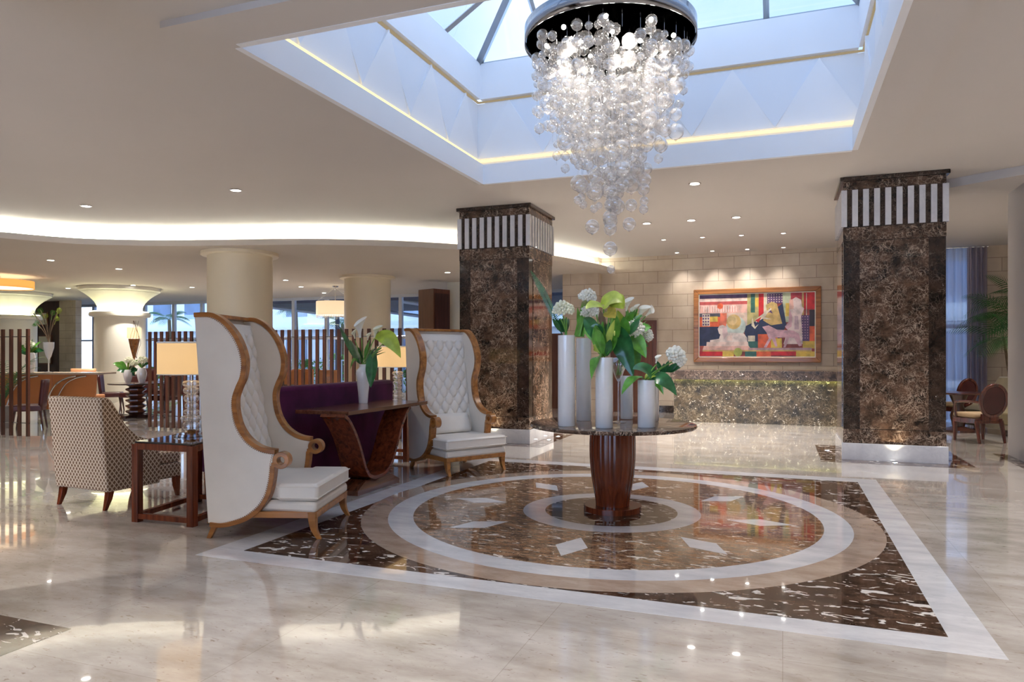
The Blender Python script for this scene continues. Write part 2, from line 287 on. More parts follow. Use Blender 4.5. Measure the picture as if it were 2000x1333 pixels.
# ------------------------------------------------------------------ mesh helpers
class MB:
    def __init__(s): s.v = []; s.f = []; s.m = []; s.c = []
    def add(s, vs, fs, mi=0, T=None, col=None):
        o = len(s.v)
        if T is not None: vs = [tuple(T @ Vector(p)) for p in vs]
        s.v += [tuple(p) for p in vs]
        for f in fs: s.f.append([i+o for i in f]); s.m.append(mi); s.c.append(col)
        return s
    def box(s, x0, x1, y0, y1, z0, z1, mi=0, T=None):
        vs = [(x0, y0, z0), (x1, y0, z0), (x1, y1, z0), (x0, y1, z0), (x0, y0, z1), (x1, y0, z1), (x1, y1, z1), (x0, y1, z1)]
        return s.add(vs, [(0, 3, 2, 1), (4, 5, 6, 7), (0, 1, 5, 4), (1, 2, 6, 5), (2, 3, 7, 6), (3, 0, 4, 7)], mi, T)
    def prism(s, poly, z0, z1, mi=0, T=None):
        n = len(poly); vs = [(p[0], p[1], z0) for p in poly]+[(p[0], p[1], z1) for p in poly]
        fs = [tuple(range(n-1, -1, -1)), tuple(range(n, 2*n))]+[(i, (i+1) % n, n+(i+1) % n, n+i) for i in range(n)]
        return s.add(vs, fs, mi, T)
    def prism_y(s, poly, y0, y1, mi=0, T=None):      # polygon in x,z ; extruded along y
        n = len(poly); vs = [(p[0], y0, p[1]) for p in poly]+[(p[0], y1, p[1]) for p in poly]
        fs = [tuple(range(n)), tuple(range(2*n-1, n-1, -1))]+[((i+1) % n, i, n+i, n+(i+1) % n) for i in range(n)]
        return s.add(vs, fs, mi, T)
    def lathe(s, prof, n=32, cx=0, cy=0, mi=0, T=None, wob=None):
        vs = []; fs = []
        for r, z in prof:
            for k in range(n):
                a = 2*PI*k/n; rr = r*(wob(a, z) if wob else 1); vs.append((cx+rr*math.cos(a), cy+rr*math.sin(a), z))
        for j in range(len(prof)-1):
            for k in range(n): fs.append((j*n+k, j*n+(k+1) % n, (j+1)*n+(k+1) % n, (j+1)*n+k))
        if prof[0][0] > 1e-4: fs.append(tuple(range(n-1, -1, -1)))
        if prof[-1][0] > 1e-4: fs.append(tuple((len(prof)-1)*n+k for k in range(n)))
        return s.add(vs, fs, mi, T)
    def shell(s, prof, n=32, cx=0, cy=0, mi=0, T=None):     # open lathe, no caps
        vs = []; fs = []
        for r, z in prof:
            for k in range(n):
                a = 2*PI*k/n; vs.append((cx+r*math.cos(a), cy+r*math.sin(a), z))
        for j in range(len(prof)-1):
            for k in range(n): fs.append((j*n+k, j*n+(k+1) % n, (j+1)*n+(k+1) % n, (j+1)*n+k))
        return s.add(vs, fs, mi, T)
    def tube(s, pts, r, n=8, mi=0, T=None):
        pts = [Vector(p) for p in pts]; rs = r if isinstance(r, (list, tuple)) else [r]*len(pts)
        vs = []; fs = []; up = None
        for i, p in enumerate(pts):
            t = (pts[min(i+1, len(pts)-1)]-pts[max(i-1, 0)]).normalized()
            if up is None: up = Vector((0, 0, 1)) if abs(t.z) < .9 else Vector((1, 0, 0))
            u = (up - t*up.dot(t)); u.normalize(); w = t.cross(u); up = u
            for k in range(n):
                a = 2*PI*k/n; vs.append(p+(u*math.cos(a)+w*math.sin(a))*rs[i])
        for j in range(len(pts)-1):
            for k in range(n): fs.append((j*n+k, j*n+(k+1) % n, (j+1)*n+(k+1) % n, (j+1)*n+k))
        fs.append(tuple(range(n-1, -1, -1))); fs.append(tuple((len(pts)-1)*n+k for k in range(n)))
        return s.add(vs, fs, mi, T)
    def sphere(s, c, r, nu=16, nv=10, mi=0, sz=1.0):
        vs = [(c[0], c[1], c[2]-r*sz)]; fs = []
        for j in range(1, nv):
            ph = -PI/2+PI*j/nv
            for k in range(nu):
                a = 2*PI*k/nu; vs.append((c[0]+r*math.cos(ph)*math.cos(a), c[1]+r*math.cos(ph)*math.sin(a), c[2]+r*sz*math.sin(ph)))
        vs.append((c[0], c[1], c[2]+r*sz)); e = len(vs)-1
        for k in range(nu): fs.append((0, 1+(k+1) % nu, 1+k)); fs.append((e, 1+(nv-2)*nu+k, 1+(nv-2)*nu+(k+1) % nu))
        for j in range(nv-2):
            for k in range(nu): fs.append((1+j*nu+k, 1+j*nu+(k+1) % nu, 1+(j+1)*nu+(k+1) % nu, 1+(j+1)*nu+k))
        return s.add(vs, fs, mi)
    def ribbon(s, path, w, y0, y1, mi=0, T=None, closed=False):   # rectangular band swept in x,z plane
        n = len(path); vs = []; fs = []
        for i, (x, z) in enumerate(path):
            a = path[(i-1) % n] if (closed or i > 0) else path[i]; b = path[(i+1) % n] if (closed or i < n-1) else path[i]
            tx, tz = b[0]-a[0], b[1]-a[1]; L = math.hypot(tx, tz) or 1; nx, nzv = -tz/L, tx/L
            for sg in (-1, 1):
                for y in (y0, y1): vs.append((x+nx*w/2*sg, y, z+nzv*w/2*sg))
        rng = n if closed else n-1
        for i in range(rng):
            j = (i+1) % n; A = 4*i; B = 4*j
            for p, q in ((0, 1), (1, 3), (3, 2), (2, 0)): fs.append((A+p, A+q, B+q, B+p))
        if not closed: fs += [(0, 2, 3, 1), (4*n-4, 4*n-3, 4*n-1, 4*n-2)]
        return s.add(vs, fs, mi, T)
    def grid(s, fn, nu, nv, mi=0, T=None):
        vs = [fn(i/nu, j/nv) for j in range(nv+1) for i in range(nu+1)]
        fs = [(j*(nu+1)+i, j*(nu+1)+i+1, (j+1)*(nu+1)+i+1, (j+1)*(nu+1)+i) for j in range(nv) for i in range(nu)]
        return s.add(vs, fs, mi, T)
    def build(s, name, mats, parent=None, loc=None, smooth=40, bevel=0, solid=0, subsurf=0, recalc=True):
        me = bpy.data.meshes.new(name); me.from_pydata(s.v, [], s.f)
        if not isinstance(mats, (list, tuple)): mats = [mats]
        for m in mats: me.materials.append(m)
        for p, mi in zip(me.polygons, s.m): p.material_index = mi
        if any(c is not None for c in s.c):
            ca = me.color_attributes.new('paint', 'FLOAT_COLOR', 'CORNER')
            for p, c in zip(me.polygons, s.c):
                for li in p.loop_indices: ca.data[li].color = rgba(c or (1, 1, 1))
        if recalc:
            import bmesh
            bm = bmesh.new(); bm.from_mesh(me); bmesh.ops.recalc_face_normals(bm, faces=bm.faces); bm.to_mesh(me); bm.free()
        if smooth:
            for p in me.polygons: p.use_smooth = True
            me.set_sharp_from_angle(angle=math.radians(smooth))
        o = bpy.data.objects.new(name, me); COL.objects.link(o)
        if parent: o.parent = parent
        if loc: o.location = loc
        if bevel:
            b = o.modifiers.new('bevel', 'BEVEL'); b.width = bevel; b.segments = 2; b.limit_method = 'ANGLE'; b.angle_limit = math.radians(40)
        if solid:
            b = o.modifiers.new('solid', 'SOLIDIFY'); b.thickness = solid; b.offset = 0
        if subsurf:
            b = o.modifiers.new('sub', 'SUBSURF'); b.levels = subsurf; b.render_levels = subsurf
        return o
def tag(o, label=None, cat=None, group=None, kind=None):
    if label: o['label'] = label
    if cat: o['category'] = cat
    if group: o['group'] = group
    if kind: o['kind'] = kind
    return o
def empty(name, loc=(0, 0, 0), rz=0, label=None, cat=None, group=None, kind=None):
    o = bpy.data.objects.new(name, None); COL.objects.link(o); o.location = loc; o.rotation_euler = (0, 0, rz); o.empty_display_size = .1
    return tag(o, label, cat, group, kind)
def struct(o): o['kind'] = 'structure'; return o
def kids(o): return [c for c in bpy.data.objects if c.parent == o]
def copy_tree(o, parent=None):
    c = o.copy(); COL.objects.link(c)
    if parent: c.parent = parent
    for ch in kids(o): copy_tree(ch, c)
    return c
F_, YH_, TH_, H_ = 1391., 691., .3632, 1.45
def at(px, py, z):      # photo pixel -> world point on the plane at height z (used as a survey of the room)
    u = (px-1000)/F_; d = (H_-z)/((py-YH_)/F_); xc = u*d
    return (xc*math.cos(TH_)-d*math.sin(TH_), xc*math.sin(TH_)+d*math.cos(TH_))
def at_d(px, d):
    xc = (px-1000)/F_*d
    return (xc*math.cos(TH_)-d*math.sin(TH_), xc*math.sin(TH_)+d*math.cos(TH_))
def at_y(px, y):
    u = (px-1000)/F_; rx = u*math.cos(TH_)-math.sin(TH_); ry = u*math.sin(TH_)+math.cos(TH_)
    return rx*y/ry
def catmull(P, n=6, closed=False):
    out = []; N = len(P)
    rng = range(N if closed else N-1)
    for i in rng:
        p0 = P[(i-1) % N] if (closed or i > 0) else P[0]; p1 = P[i]; p2 = P[(i+1) % N]; p3 = P[(i+2) % N] if (closed or i+2 < N) else P[-1]
        for k in range(n):
            t = k/n
            out.append(tuple(.5*((2*b)+(-a+c)*t+(2*a-5*b+4*c-d)*t*t+(-a+3*b-3*c+d)*t**3) for a, b, c, d in zip(p0, p1, p2, p3)))
    if not closed: out.append(tuple(P[-1]))
    return out

# ================================================================== SETTING
ZC, ZL = 3.86, 3.47         # main ceiling, low ceiling
ZS = 3.81                   # dropped frame round the skylight
HX0, HX1, HY0, HY1 = -3.90, .76, 4.38, 9.12       # skylight opening
floor = struct(MB().box(-30, 9, -6, 21.4, -.2, 0).build('floor', M_floor))
CX, CY = -1.48, 6.45
def inlay(name, poly, z, m, lab=None):
    o = MB().prism(poly, 0, z).build(name, m, floor, smooth=0)
    if lab: o['label'] = lab
    return o
def circ(r, n=96): return [(CX+r*math.cos(2*PI*k/n), CY+r*math.sin(2*PI*k/n)) for k in range(n)]
def rect(x0, x1, y0, y1): return [(x0, y0), (x1, y0), (x1, y1), (x0, y1)]
inlay('inlay_border', rect(-3.95, 1.0, 3.98, 9.12), .0010, M_white_m, 'white marble border of the square floor inlay')
inlay('inlay_corner', rect(-3.70, .79, 4.19, 8.87), .0016, M_emp_fl, 'dark brown marble square of the floor inlay')
inlay('inlay_ring', circ(2.25), .0022, M_beige_fl, 'beige marble ring')
inlay('inlay_ring', circ(2.02), .0028, M_white_m, 'white marble ring')
inlay('inlay_field', circ(1.80), .0034, M_brown_fl, 'brown speckled marble disc')
inlay('inlay_ring', circ(.805), .0040, M_white_m, 'white marble ring round the table foot')
inlay('inlay_field', circ(.60), .0046, M_emp_fl, 'dark marble disc under the table')
for k in range(8):
    a = PI/4*k; c, s = math.cos(a), math.sin(a); r0 = 1.30
    inlay('inlay_diamond', [(CX+(r0+u)*c-v*s, CY+(r0+u)*s+v*c) for u, v in ((-.27, 0), (0, -.125), (.27, 0), (0, .125))], .0040, M_white_m, 'white marble diamond')

# main ceiling with hole
SX0, SX1, SY0, SY1 = -4.22, 1.20, 3.92, 9.47
cl = MB()
for a, b, c, d in ((-30, HX0, -6, 21.4), (HX1, 9, -6, 21.4), (HX0, HX1, -6, HY0), (HX0, HX1, HY1, 21.4)): cl.box(a, b, c, d, ZC, ZC+.12)
ceiling = struct(cl.build('ceiling', M_ceil, smooth=0))
cl = MB()
for a, b, c, d in ((SX0, HX0, SY0, SY1), (HX1, SX1, SY0, SY1), (HX0, HX1, SY0, HY0), (HX0, HX1, HY1, SY1)): cl.box(a, b, c, d, ZS, ZC)
o = cl.build('ceiling_drop_frame', M_ceil, ceiling, smooth=0)
# step down at the right
o = MB().prism([(2.0, 11.45), (5.2, 9.2), (9, 7.4), (9, 17.7), (2.0, 17.7)], 3.74, ZC-.001).build('ceiling_drop', M_ceil, ceiling, smooth=0)
# low ceiling with curved cove
CV = [(-29, 4.4), (-20, 5.0), (-15.2, 6.2), (-13.3, 7.7), (-12.38, 9.12), (-11.89, 9.61), (-10.92, 10.14), (-9.94, 10.48), (-8.8, 10.80), (-7.64, 11.27), (-6.4, 12.1), (-5.2, 13.5), (-4.5, 15.2), (-4.10, 16.6), (-3.95, 17.7)]
CVs = catmull(CV, 6)
struct(MB().prism(CVs+[(-3.95, 21.4), (-29.9, 21.4), (-29.9, 4.4)], ZL, ZL+.11).build('ceiling_low', M_ceil2, smooth=0))
def offs(P, d):
    o = []
    for i in range(len(P)):
        a = P[max(i-1, 0)]; b = P[min(i+1, len(P)-1)]; tx, ty = b[0]-a[0], b[1]-a[1]; L = math.hypot(tx, ty)
        o.append((P[i][0]-ty/L*d, P[i][1]+tx/L*d))
    return o
inner = offs(CVs, .42); ledp = offs(CVs, .30)
mb = MB()
for P, nm in ((inner, 0),):
    n = len(P); mb.add([(x, y, ZL+.10) for x, y in P]+[(x, y, ZC) for x, y in P], [(i, i+1, n+i+1, n+i) for i in range(n-1)])
o = mb.build('ceiling_cove_back', M_ceil2, ceiling, smooth=60)
mb = MB(); mb.tube([(x, y, ZL+.135) for x, y in ledp], .022, 6)
cove = mb.build('cove_light_strip', M_led, smooth=60); tag(cove, 'white light strip in the curved ceiling cove', 'cove light')

# skylight well
ZW = 5.52; off = .14
X0, X1, Y0, Y1 = HX0-off, HX1+off, HY0-off, HY1+off
well = MB()
def wallq(x0, y0, x1, y1, z0, z1, nx, ny, th=.1, mb=well):   # vertical slab facing (-nx,-ny)
    mb.add([(x0, y0, z0), (x1, y1, z0), (x1+nx*th, y1+ny*th, z0), (x0+nx*th, y0+ny*th, z0), (x0, y0, z1), (x1, y1, z1), (x1+nx*th, y1+ny*th, z1), (x0+nx*th, y0+ny*th, z1)],
           [(0, 1, 2, 3), (4, 7, 6, 5), (0, 4, 5, 1), (1, 5, 6, 2), (2, 6, 7, 3), (3, 7, 4, 0)])
# lip
e_ = .006
for a in ((HX0+e_, HY0+e_, HX0+e_, HY1-e_, -1, 0), (HX1-e_, HY0+e_, HX1-e_, HY1-e_, 1, 0), (HX0+e_, HY0+e_, HX1-e_, HY0+e_, 0, -1), (HX0+e_, HY1-e_, HX1-e_, HY1-e_, 0, 1)):
    wallq(a[0], a[1], a[2], a[3], ZS-.004, 4.08, a[4], a[5], .06)
for a in ((X0, Y0, X0, Y1, -1, 0), (X1, Y0, X1, Y1, 1, 0), (X0, Y0, X1, Y0, 0, -1), (X0, Y1, X1, Y1, 0, 1)):
    wallq(a[0], a[1], a[2], a[3], 3.98, 4.98, a[4], a[5])
for q in (.07,):
    for a in ((X0+q, Y0+q, X0+q, Y1-q, -1, 0), (X1-q, Y0+q, X1-q, Y1-q, 1, 0), (X0+q, Y0+q, X1-q, Y0+q, 0, -1), (X0+q, Y1-q, X1-q, Y1-q, 0, 1)):
        wallq(a[0], a[1], a[2], a[3], 5.02, ZW, a[4], a[5], .3)
well_o = struct(well.build('trim_1', M_white, smooth=0)); well_o.name = 'ceiling_skylight_well'
# triangular relief panels on well walls
def tri_panels(ax0, ay0, ax1, ay1, nx, ny, n=5):
    z0, z1 = 4.20, 4.97
    mb = MB(); mb2 = MB()
    for k in range(n):
        for h in range(2):
            t0 = (k+.5*h)/n; t1 = (k+.5*h+.5)/n; tm = (k+.5)/n
            def P(t, z, o): return (ax0+(ax1-ax0)*t+nx*o, ay0+(ay1-ay0)*t+ny*o, z)
        a, b, c = k/n, (k+.5)/n, (k+1)/n
        mb.add([P(a, z0, .012), P(c, z0, .012), P(b, z1, .05), P(a, z0, 0), P(c, z0, 0), P(b, z1, 0)], [(0, 1, 2), (3, 5, 4), (0, 3, 4, 1), (1, 4, 5, 2), (2, 5, 3, 0)])
        d = (k+1.5)/n
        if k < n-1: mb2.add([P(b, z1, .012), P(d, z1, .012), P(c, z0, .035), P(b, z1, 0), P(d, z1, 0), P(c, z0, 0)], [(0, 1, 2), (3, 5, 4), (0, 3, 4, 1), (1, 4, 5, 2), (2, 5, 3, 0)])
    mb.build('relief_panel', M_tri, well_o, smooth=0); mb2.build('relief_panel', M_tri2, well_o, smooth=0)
tri_panels(X0, Y0, X0, Y1, 1, 0); tri_panels(X1, Y0, X1, Y1, -1, 0); tri_panels(X0, Y0, X1, Y0, 0, 1); tri_panels(X0, Y1, X1, Y1, 0, -1)
for z, e, hh in ((4.150, .045, .012), (4.985, .03, .010)):
    for i, (a, b, c, d) in enumerate(((X0, X0+e, Y0, Y1), (X1-e, X1, Y0, Y1), (X0+e, X1-e, Y0, Y0+e), (X0+e, X1-e, Y1-e, Y1))):
        o = MB().box(a, b, c, d, z, z+hh*2).build('skylight_light_strip', M_ledy if z < 4.5 else M_ledy2, smooth=0)
        side = ('left', 'right', 'near', 'far')[i]
        tag(o, 'warm light strip along the %s edge of the %s side of the skylight well' % ('lower' if z < 4.5 else 'upper', side), 'light strip', 'skylight light strips')
# glass roof
AP = (-1.57, 6.75, 7.05); XC, YC = AP[0], AP[1]
roof = empty('skylight_roof', (0, 0, 0), 0, 'pyramid glass skylight roof with grey metal rafters above the chandelier', 'skylight')
cor = [(X0, Y0, ZW), (X1, Y0, ZW), (X1, Y1, ZW), (X0, Y1, ZW)]
for i in range(4):
    a, b = cor[i], cor[(i+1) % 4]
    MB().add([a, b, AP], [(0, 1, 2)]).build('glass_pane', M_glass, roof, smooth=0, recalc=False)
    MB().tube([a, AP], .06, 4).build('rafter', M_alu, roof, smooth=0)
    MB().tube([a, b], .045, 4).build('sill', M_alu, roof, smooth=0)
    for t in (.22, .79):
        p = Vector(a).lerp(Vector(b), t); mid = Vector(a).lerp(Vector(b), .5)
        tt = t/.5 if t < .5 else (1-t)/.5
        q = Vector(a if t < .5 else b).lerp(Vector(AP), tt)
        MB().tube([p, q], .035, 4).build('rafter', M_alu, roof, smooth=0)
# ---- walls
struct(MB().box(-4.30, 2.45, 17.7, 18.0, 0, ZC).build('wall_back', M_sand, smooth=0))
struct(MB().box(-5.25, -4.30, 17.45, 18.0, 0, ZC).build('wall_back_pier', M_sand, smooth=0))
struct(MB().box(4.03, 9, 17.7, 18.0, 0, ZC).build('wall_right_back', M_sand, smooth=0))
struct(MB().box(2.45, 4.03, 17.7, 18.0, 3.72, ZC).build('wall_lintel', M_sand, smooth=0))
struct(MB().box(9, 9.2, -6, 18, 0, ZC).build('wall_right', M_sand_s, smooth=0))
wf = MB(); wf.box(-30, -8.8, -6.2, -6, 0, ZC).box(1.4, 9.2, -6.2, -6, 0, ZC).box(-8.8, 1.4, -6.2, -6, 0, .25).box(-8.8, 1.4, -6.2, -6, 3.5, ZC)
struct(wf.build('wall_front', M_sand, smooth=0))
for k in range(3):  # windows added behind the camera to brighten the fronts of vases and chairs
    xa = -8.8+k*3.4; w = empty('window_%d' % (21+k), (0, 0, 0)); struct(w)
    MB().box(xa, xa+.08, -6.15, -6.05, .25, 3.5).box(xa+3.32, xa+3.4, -6.15, -6.05, .25, 3.5).box(xa+.08, xa+3.32, -6.15, -6.05, 2.3, 2.38).build('window_frame', M_frame, w, smooth=0)
    MB().box(xa+.04, xa+3.36, -6.11, -6.10, .25, 3.5).build('pane', M_glass, w, smooth=0)
struct(MB().box(-30.2, -30, -6.2, 21.4, 0, ZC).build('wall_left', M_cream, smooth=0))
struct(MB().box(-4.28, -2.21, 17.66, 17.70, 0, .17).build('baseboard_back', M_emp_d, smooth=0))
# wooden double door in sandstone wall
dr = empty('door_1', (0, 0, 0)); struct(dr); dr['label'] = 'dark wooden door in the sandstone wall behind the vases'
MB().box(-4.05, -2.90, 17.63, 17.70, 0, 2.27).build('door_frame', M_dkw2, dr, smooth=0)
MB().box(-3.98, -3.50, 17.60, 17.64, 0, 2.17).build('door_leaf', M_dkw2, dr, smooth=0, bevel=.006)
dl = MB().box(-3.48, -3.00, 17.60, 17.64, 0, 2.17).build('door_leaf', M_dkw2, dr, smooth=0, bevel=.006)
MB().tube([(-3.53, 17.58, .95), (-3.53, 17.58, 1.25)], .012).build('door_handle', M_chrome, dl)
# window wall, far side
mull = [-29.9, -28.0, at_y(150, 21.3), at_y(184, 21.3), at_y(283, 21.3), at_y(340, 21.3), at_y(395, 21.3), at_y(480, 21.3), at_y(574, 21.3), at_y(638, 21.3), at_y(700, 21.3), at_y(783, 21.3), at_y(826, 21.3), at_y(905, 21.3), at_y(1000, 21.3), at_y(1110, 21.3), at_y(1165, 21.3)]
for i in range(len(mull)-1):
    a, b = mull[i], mull[i+1]
    w = empty('window_%d' % (i+1), (0, 0, 0)); struct(w)
    fb = MB(); t = .06
    fb.box(a, a+t, 21.25, 21.37, 0, ZL).box(b-t, b, 21.25, 21.37, 0, ZL).box(a+t, b-t, 21.25, 21.37, 0, .12).box(a+t, b-t, 21.25, 21.37, ZL-.10, ZL).box(a+t, b-t, 21.27, 21.35, 1.95, 2.02)
    fb.build('window_frame', M_frame, w, smooth=0)
    MB().box(a+t, b-t, 21.305, 21.315, .12, ZL-.1).build('pane', M_glass, w, smooth=0)
struct(MB().box(-30, -3.9, 21.37, 21.5, ZL, ZC).build('wall_window_head', M_white, smooth=0))
struct(MB().box(-4.1, -3.95, 18.0, 21.4, 0, ZC).build('wall_side_return', M_sand_s, smooth=0))
# far left panelled wall, sandstone strip
struct(MB().box(at_y(70, 19.4), at_y(118, 19.4), 19.4, 19.6, 0, ZL).build('wall_wood_panel', M_dkw, smooth=0))
struct(MB().box(at_y(118, 19.4), at_y(150, 19.4), 19.35, 19.6, 0, ZL).build('wall_stone_strip', M_sand, smooth=0))
# right window and curtain
w = empty('window_20', (0, 0, 0)); struct(w)
MB().box(2.45, 2.55, 17.85, 17.95, 0, 3.72).box(3.93, 4.03, 17.85, 17.95, 0, 3.72).box(3.2, 3.26, 17.85, 17.95, 0, 3.72).box(2.55, 3.93, 17.85, 17.95, 2.0, 2.08).build('window_frame', M_frame, w, smooth=0)
MB().box(2.5, 4.0, 17.90, 17.91, 0, 3.72).build('pane', M_glass, w, smooth=0)
ct = empty('curtain', (0, 0, 0), 0, 'sheer lavender curtain hanging floor to ceiling right of the right marble column', 'curtain')
def folds(x0, x1, y, n, amp): return lambda u, v: (x0+(x1-x0)*u, y+amp*math.sin(u*n*2*PI)+.3*amp*math.sin(u*n*5.3+1+v), .03+(3.70-.03)*v)
MB().grid(folds(2.45, 3.72, 17.60, 9, .05), 160, 6).build('sheer_panel', M_curt, ct, smooth=80)
MB().grid(folds(3.66, 4.02, 17.56, 4, .045), 60, 6).build('side_panel', M_curt2, ct, smooth=80)
MB().tube([(2.3, 17.58, 3.71), (4.05, 17.58, 3.71)], .015).build('curtain_rail', M_chrome, ct)

# ---- square marble columns
def sq_column(x0, y0, label, ztop=ZC-.001):
    """body corner x0,y0 (near-left); body 1.22 square"""
    w = 1.22; c = empty('marble_column', (x0+w/2, y0+w/2, 0), 0, label, 'column', None)
    h = w/2
    b = MB(); b.box(-h, h, -h, h, .23, ztop)
    b.build('shaft', M_emp_d, c, smooth=0)
    p = MB(); i = .2                     # framed centre panels on each face
    for k in range(4):
        T = Matrix.Rotation(PI/2*k, 4, 'Z')
        p.box(-h+i, h-i, -h-.008, -h, .43, 1.72, 0, T); p.box(-h+i, h-i, -h-.008, -h, 1.726, 2.98, 0, T)
    p.build('face_panel', M_emp, c, smooth=0)
    p = MB()
    for k in range(4):
        T = Matrix.Rotation(PI/2*k, 4, 'Z')
        p.box(-h, h, -h-.006, -h, .235, .42, 0, T); p.box(-h, h, -h-.006, -h, 2.99, 3.17, 0, T); p.box(-h, h, -h-.006, -h, 3.69, ztop-.06, 0, T)
    p.build('band', M_emp, c, smooth=0)
    MB().box(-h-.025, h+.025, -h-.025, h+.025, 0, .23).build('plinth', M_white_m, c, smooth=0, bevel=.003)
    MB().box(-h-.045, h+.045, -h-.045, h+.045, ztop-.055, ztop).build('cornice', M_emp_d, c, smooth=0, bevel=.008)
    n = 10; sw = .072; span = w+.06; 
    for k in range(4):
        T = Matrix.Rotation(PI/2*k, 4, 'Z')
        for j in range(n):
            if k in (1, 3) and j in (0, n-1): continue
            x = -span/2+sw/2+(span-sw)*j/(n-1); s = MB()
            y1 = -h if 0 < j < n-1 else -h+sw-.03
            s.box(x-sw/2, x+sw/2, -h-.03, y1, 3.18, 3.68, 0, T)
            s.build('stripe', M_white_m, c, smooth=0, bevel=.002)['label'] = 'white marble stripe'
    x1, y1 = x0+w, y0+w
    o = inlay('inlay_square', rect(x0-.30, x1+.30, y0-.33, y1+.33), .0010, M_emp_fl, 'dark marble square in the floor round a column')
    return c
c1 = sq_column(-5.02, 10.76, 'dark brown marble column behind the far wing chair')
c2 = sq_column(.78, 10.74, 'dark brown marble column to the right of the framed picture')
c3 = sq_column(-5.02, 1.13, 'dark marble column left of the camera, just outside the view')
# floor uplights around columns
def uplight(x, y, lab):
    u = empty('floor_uplight', (x, y, 0), 0, lab, 'uplight', 'recessed floor uplights')
    MB().lathe([(.045, 0), (.045, .006), (.0, .006)], 20).build('trim_ring', M_chrome, u)
    MB().lathe([(.028, .0062), (.0, .0082)], 20).build('lens', M_lens, u)
    l = bpy.data.lights.new('bulb', 'SPOT'); l.energy = 9; l.color = (1, .85, .6); l.spot_size = 1.5; l.shadow_soft_size = .02; l.spot_blend = .7
    lo = bpy.data.objects.new('bulb', l); COL.objects.link(lo); lo.parent = u; lo.location = (0, 0, .012); lo.rotation_euler = (PI, 0, 0)
uplight(1.39, 10.60, 'small round uplight in the floor in front of the right marble column')
uplight(.62, 11.6, 'small round uplight in the floor left of the right marble column')
uplight(-4.4, 10.60, 'round floor uplight before the left marble column, behind the far wing chair')
uplight(-3.66, 11.37, 'round floor uplight at the right side of the left marble column, nearer the camera')
uplight(-3.66, 11.9, 'round floor uplight at the right side of the left marble column, further back')

# ---- round columns
def round_col(x, y, r, lab):
    c = empty('round_column', (x, y, 0), 0, lab, 'column')
    MB().lathe([(r+.02, 0), (r+.02, .15), (r, .16), (r, ZL-.001)], 64).build('shaft', M_cream, c)
    MB().lathe([(r+.10, ZL-.075), (r+.12, ZL-.06), (r+.12, ZL-.001)], 64).build('collar', M_cream, c)
round_col(-10.2, 11.45, .62, 'plain cream round column behind the near wing chair')
round_col(-10.2, 16.15, .60, 'plain cream round column behind the vase on the console')
def flared_col(x, y, lab):
    c = empty('flared_column', (x, y, 0), 0, lab, 'column')
    r = .70
    MB().lathe([(r+.03, 0), (r+.03, .2), (r, .22), (r, 2.55)], 56).build('shaft', M_cream2, c)
    MB().lathe([(r, 2.55), (r+.13, 2.58), (r+.15, 2.64), (r+.13, 2.70), (r+.04, 2.72)], 56).build('ledge', M_cream2, c)
    pr = [(r-.10, 2.72)]+[(r-.10+.42*(t**2.2), 2.72+.60*t) for t in [k/10 for k in range(1, 11)]]
    MB().lathe(pr, 96, wob=lambda a, z: 1+.035*max(0, (z-2.9)/.4)*abs(math.cos(a*6))).build('capital', M_cream2, c)
    MB().lathe([(r+.34, 3.33), (r+.40, 3.37), (r+.40, 3.465)], 96, wob=lambda a, z: 1+.03*abs(math.cos(a*6))).build('scalloped_rim', M_cream2, c)
    MB().lathe([(r+.06, 2.705), (r+.08, 2.735), (r+.06, 2.735)], 56).build('light_ring', emis_lime, c)
emis_lime = emis('capital_glow', (1, .98, .62), 3.5)
flared_col(-19.05, 16.2, 'cream column with flared lit capital, between the desk and the round table')
flared_col(-23.9, 16.2, 'cream column with flared lit capital at the left edge')
# grey pier at right edge
p = at(1994, 900, 0)
pr_ = MB().box(p[0], p[0]+.9, p[1]-.35, p[1]+.6, 0, 3.738).build('grey_pier', M_ceil); tag(pr_, 'plain pale grey square pillar at the right edge', 'column')
inlay('inlay_square', rect(2.84, 4.3, 10.6, 12.1), .0010, M_emp_fl)

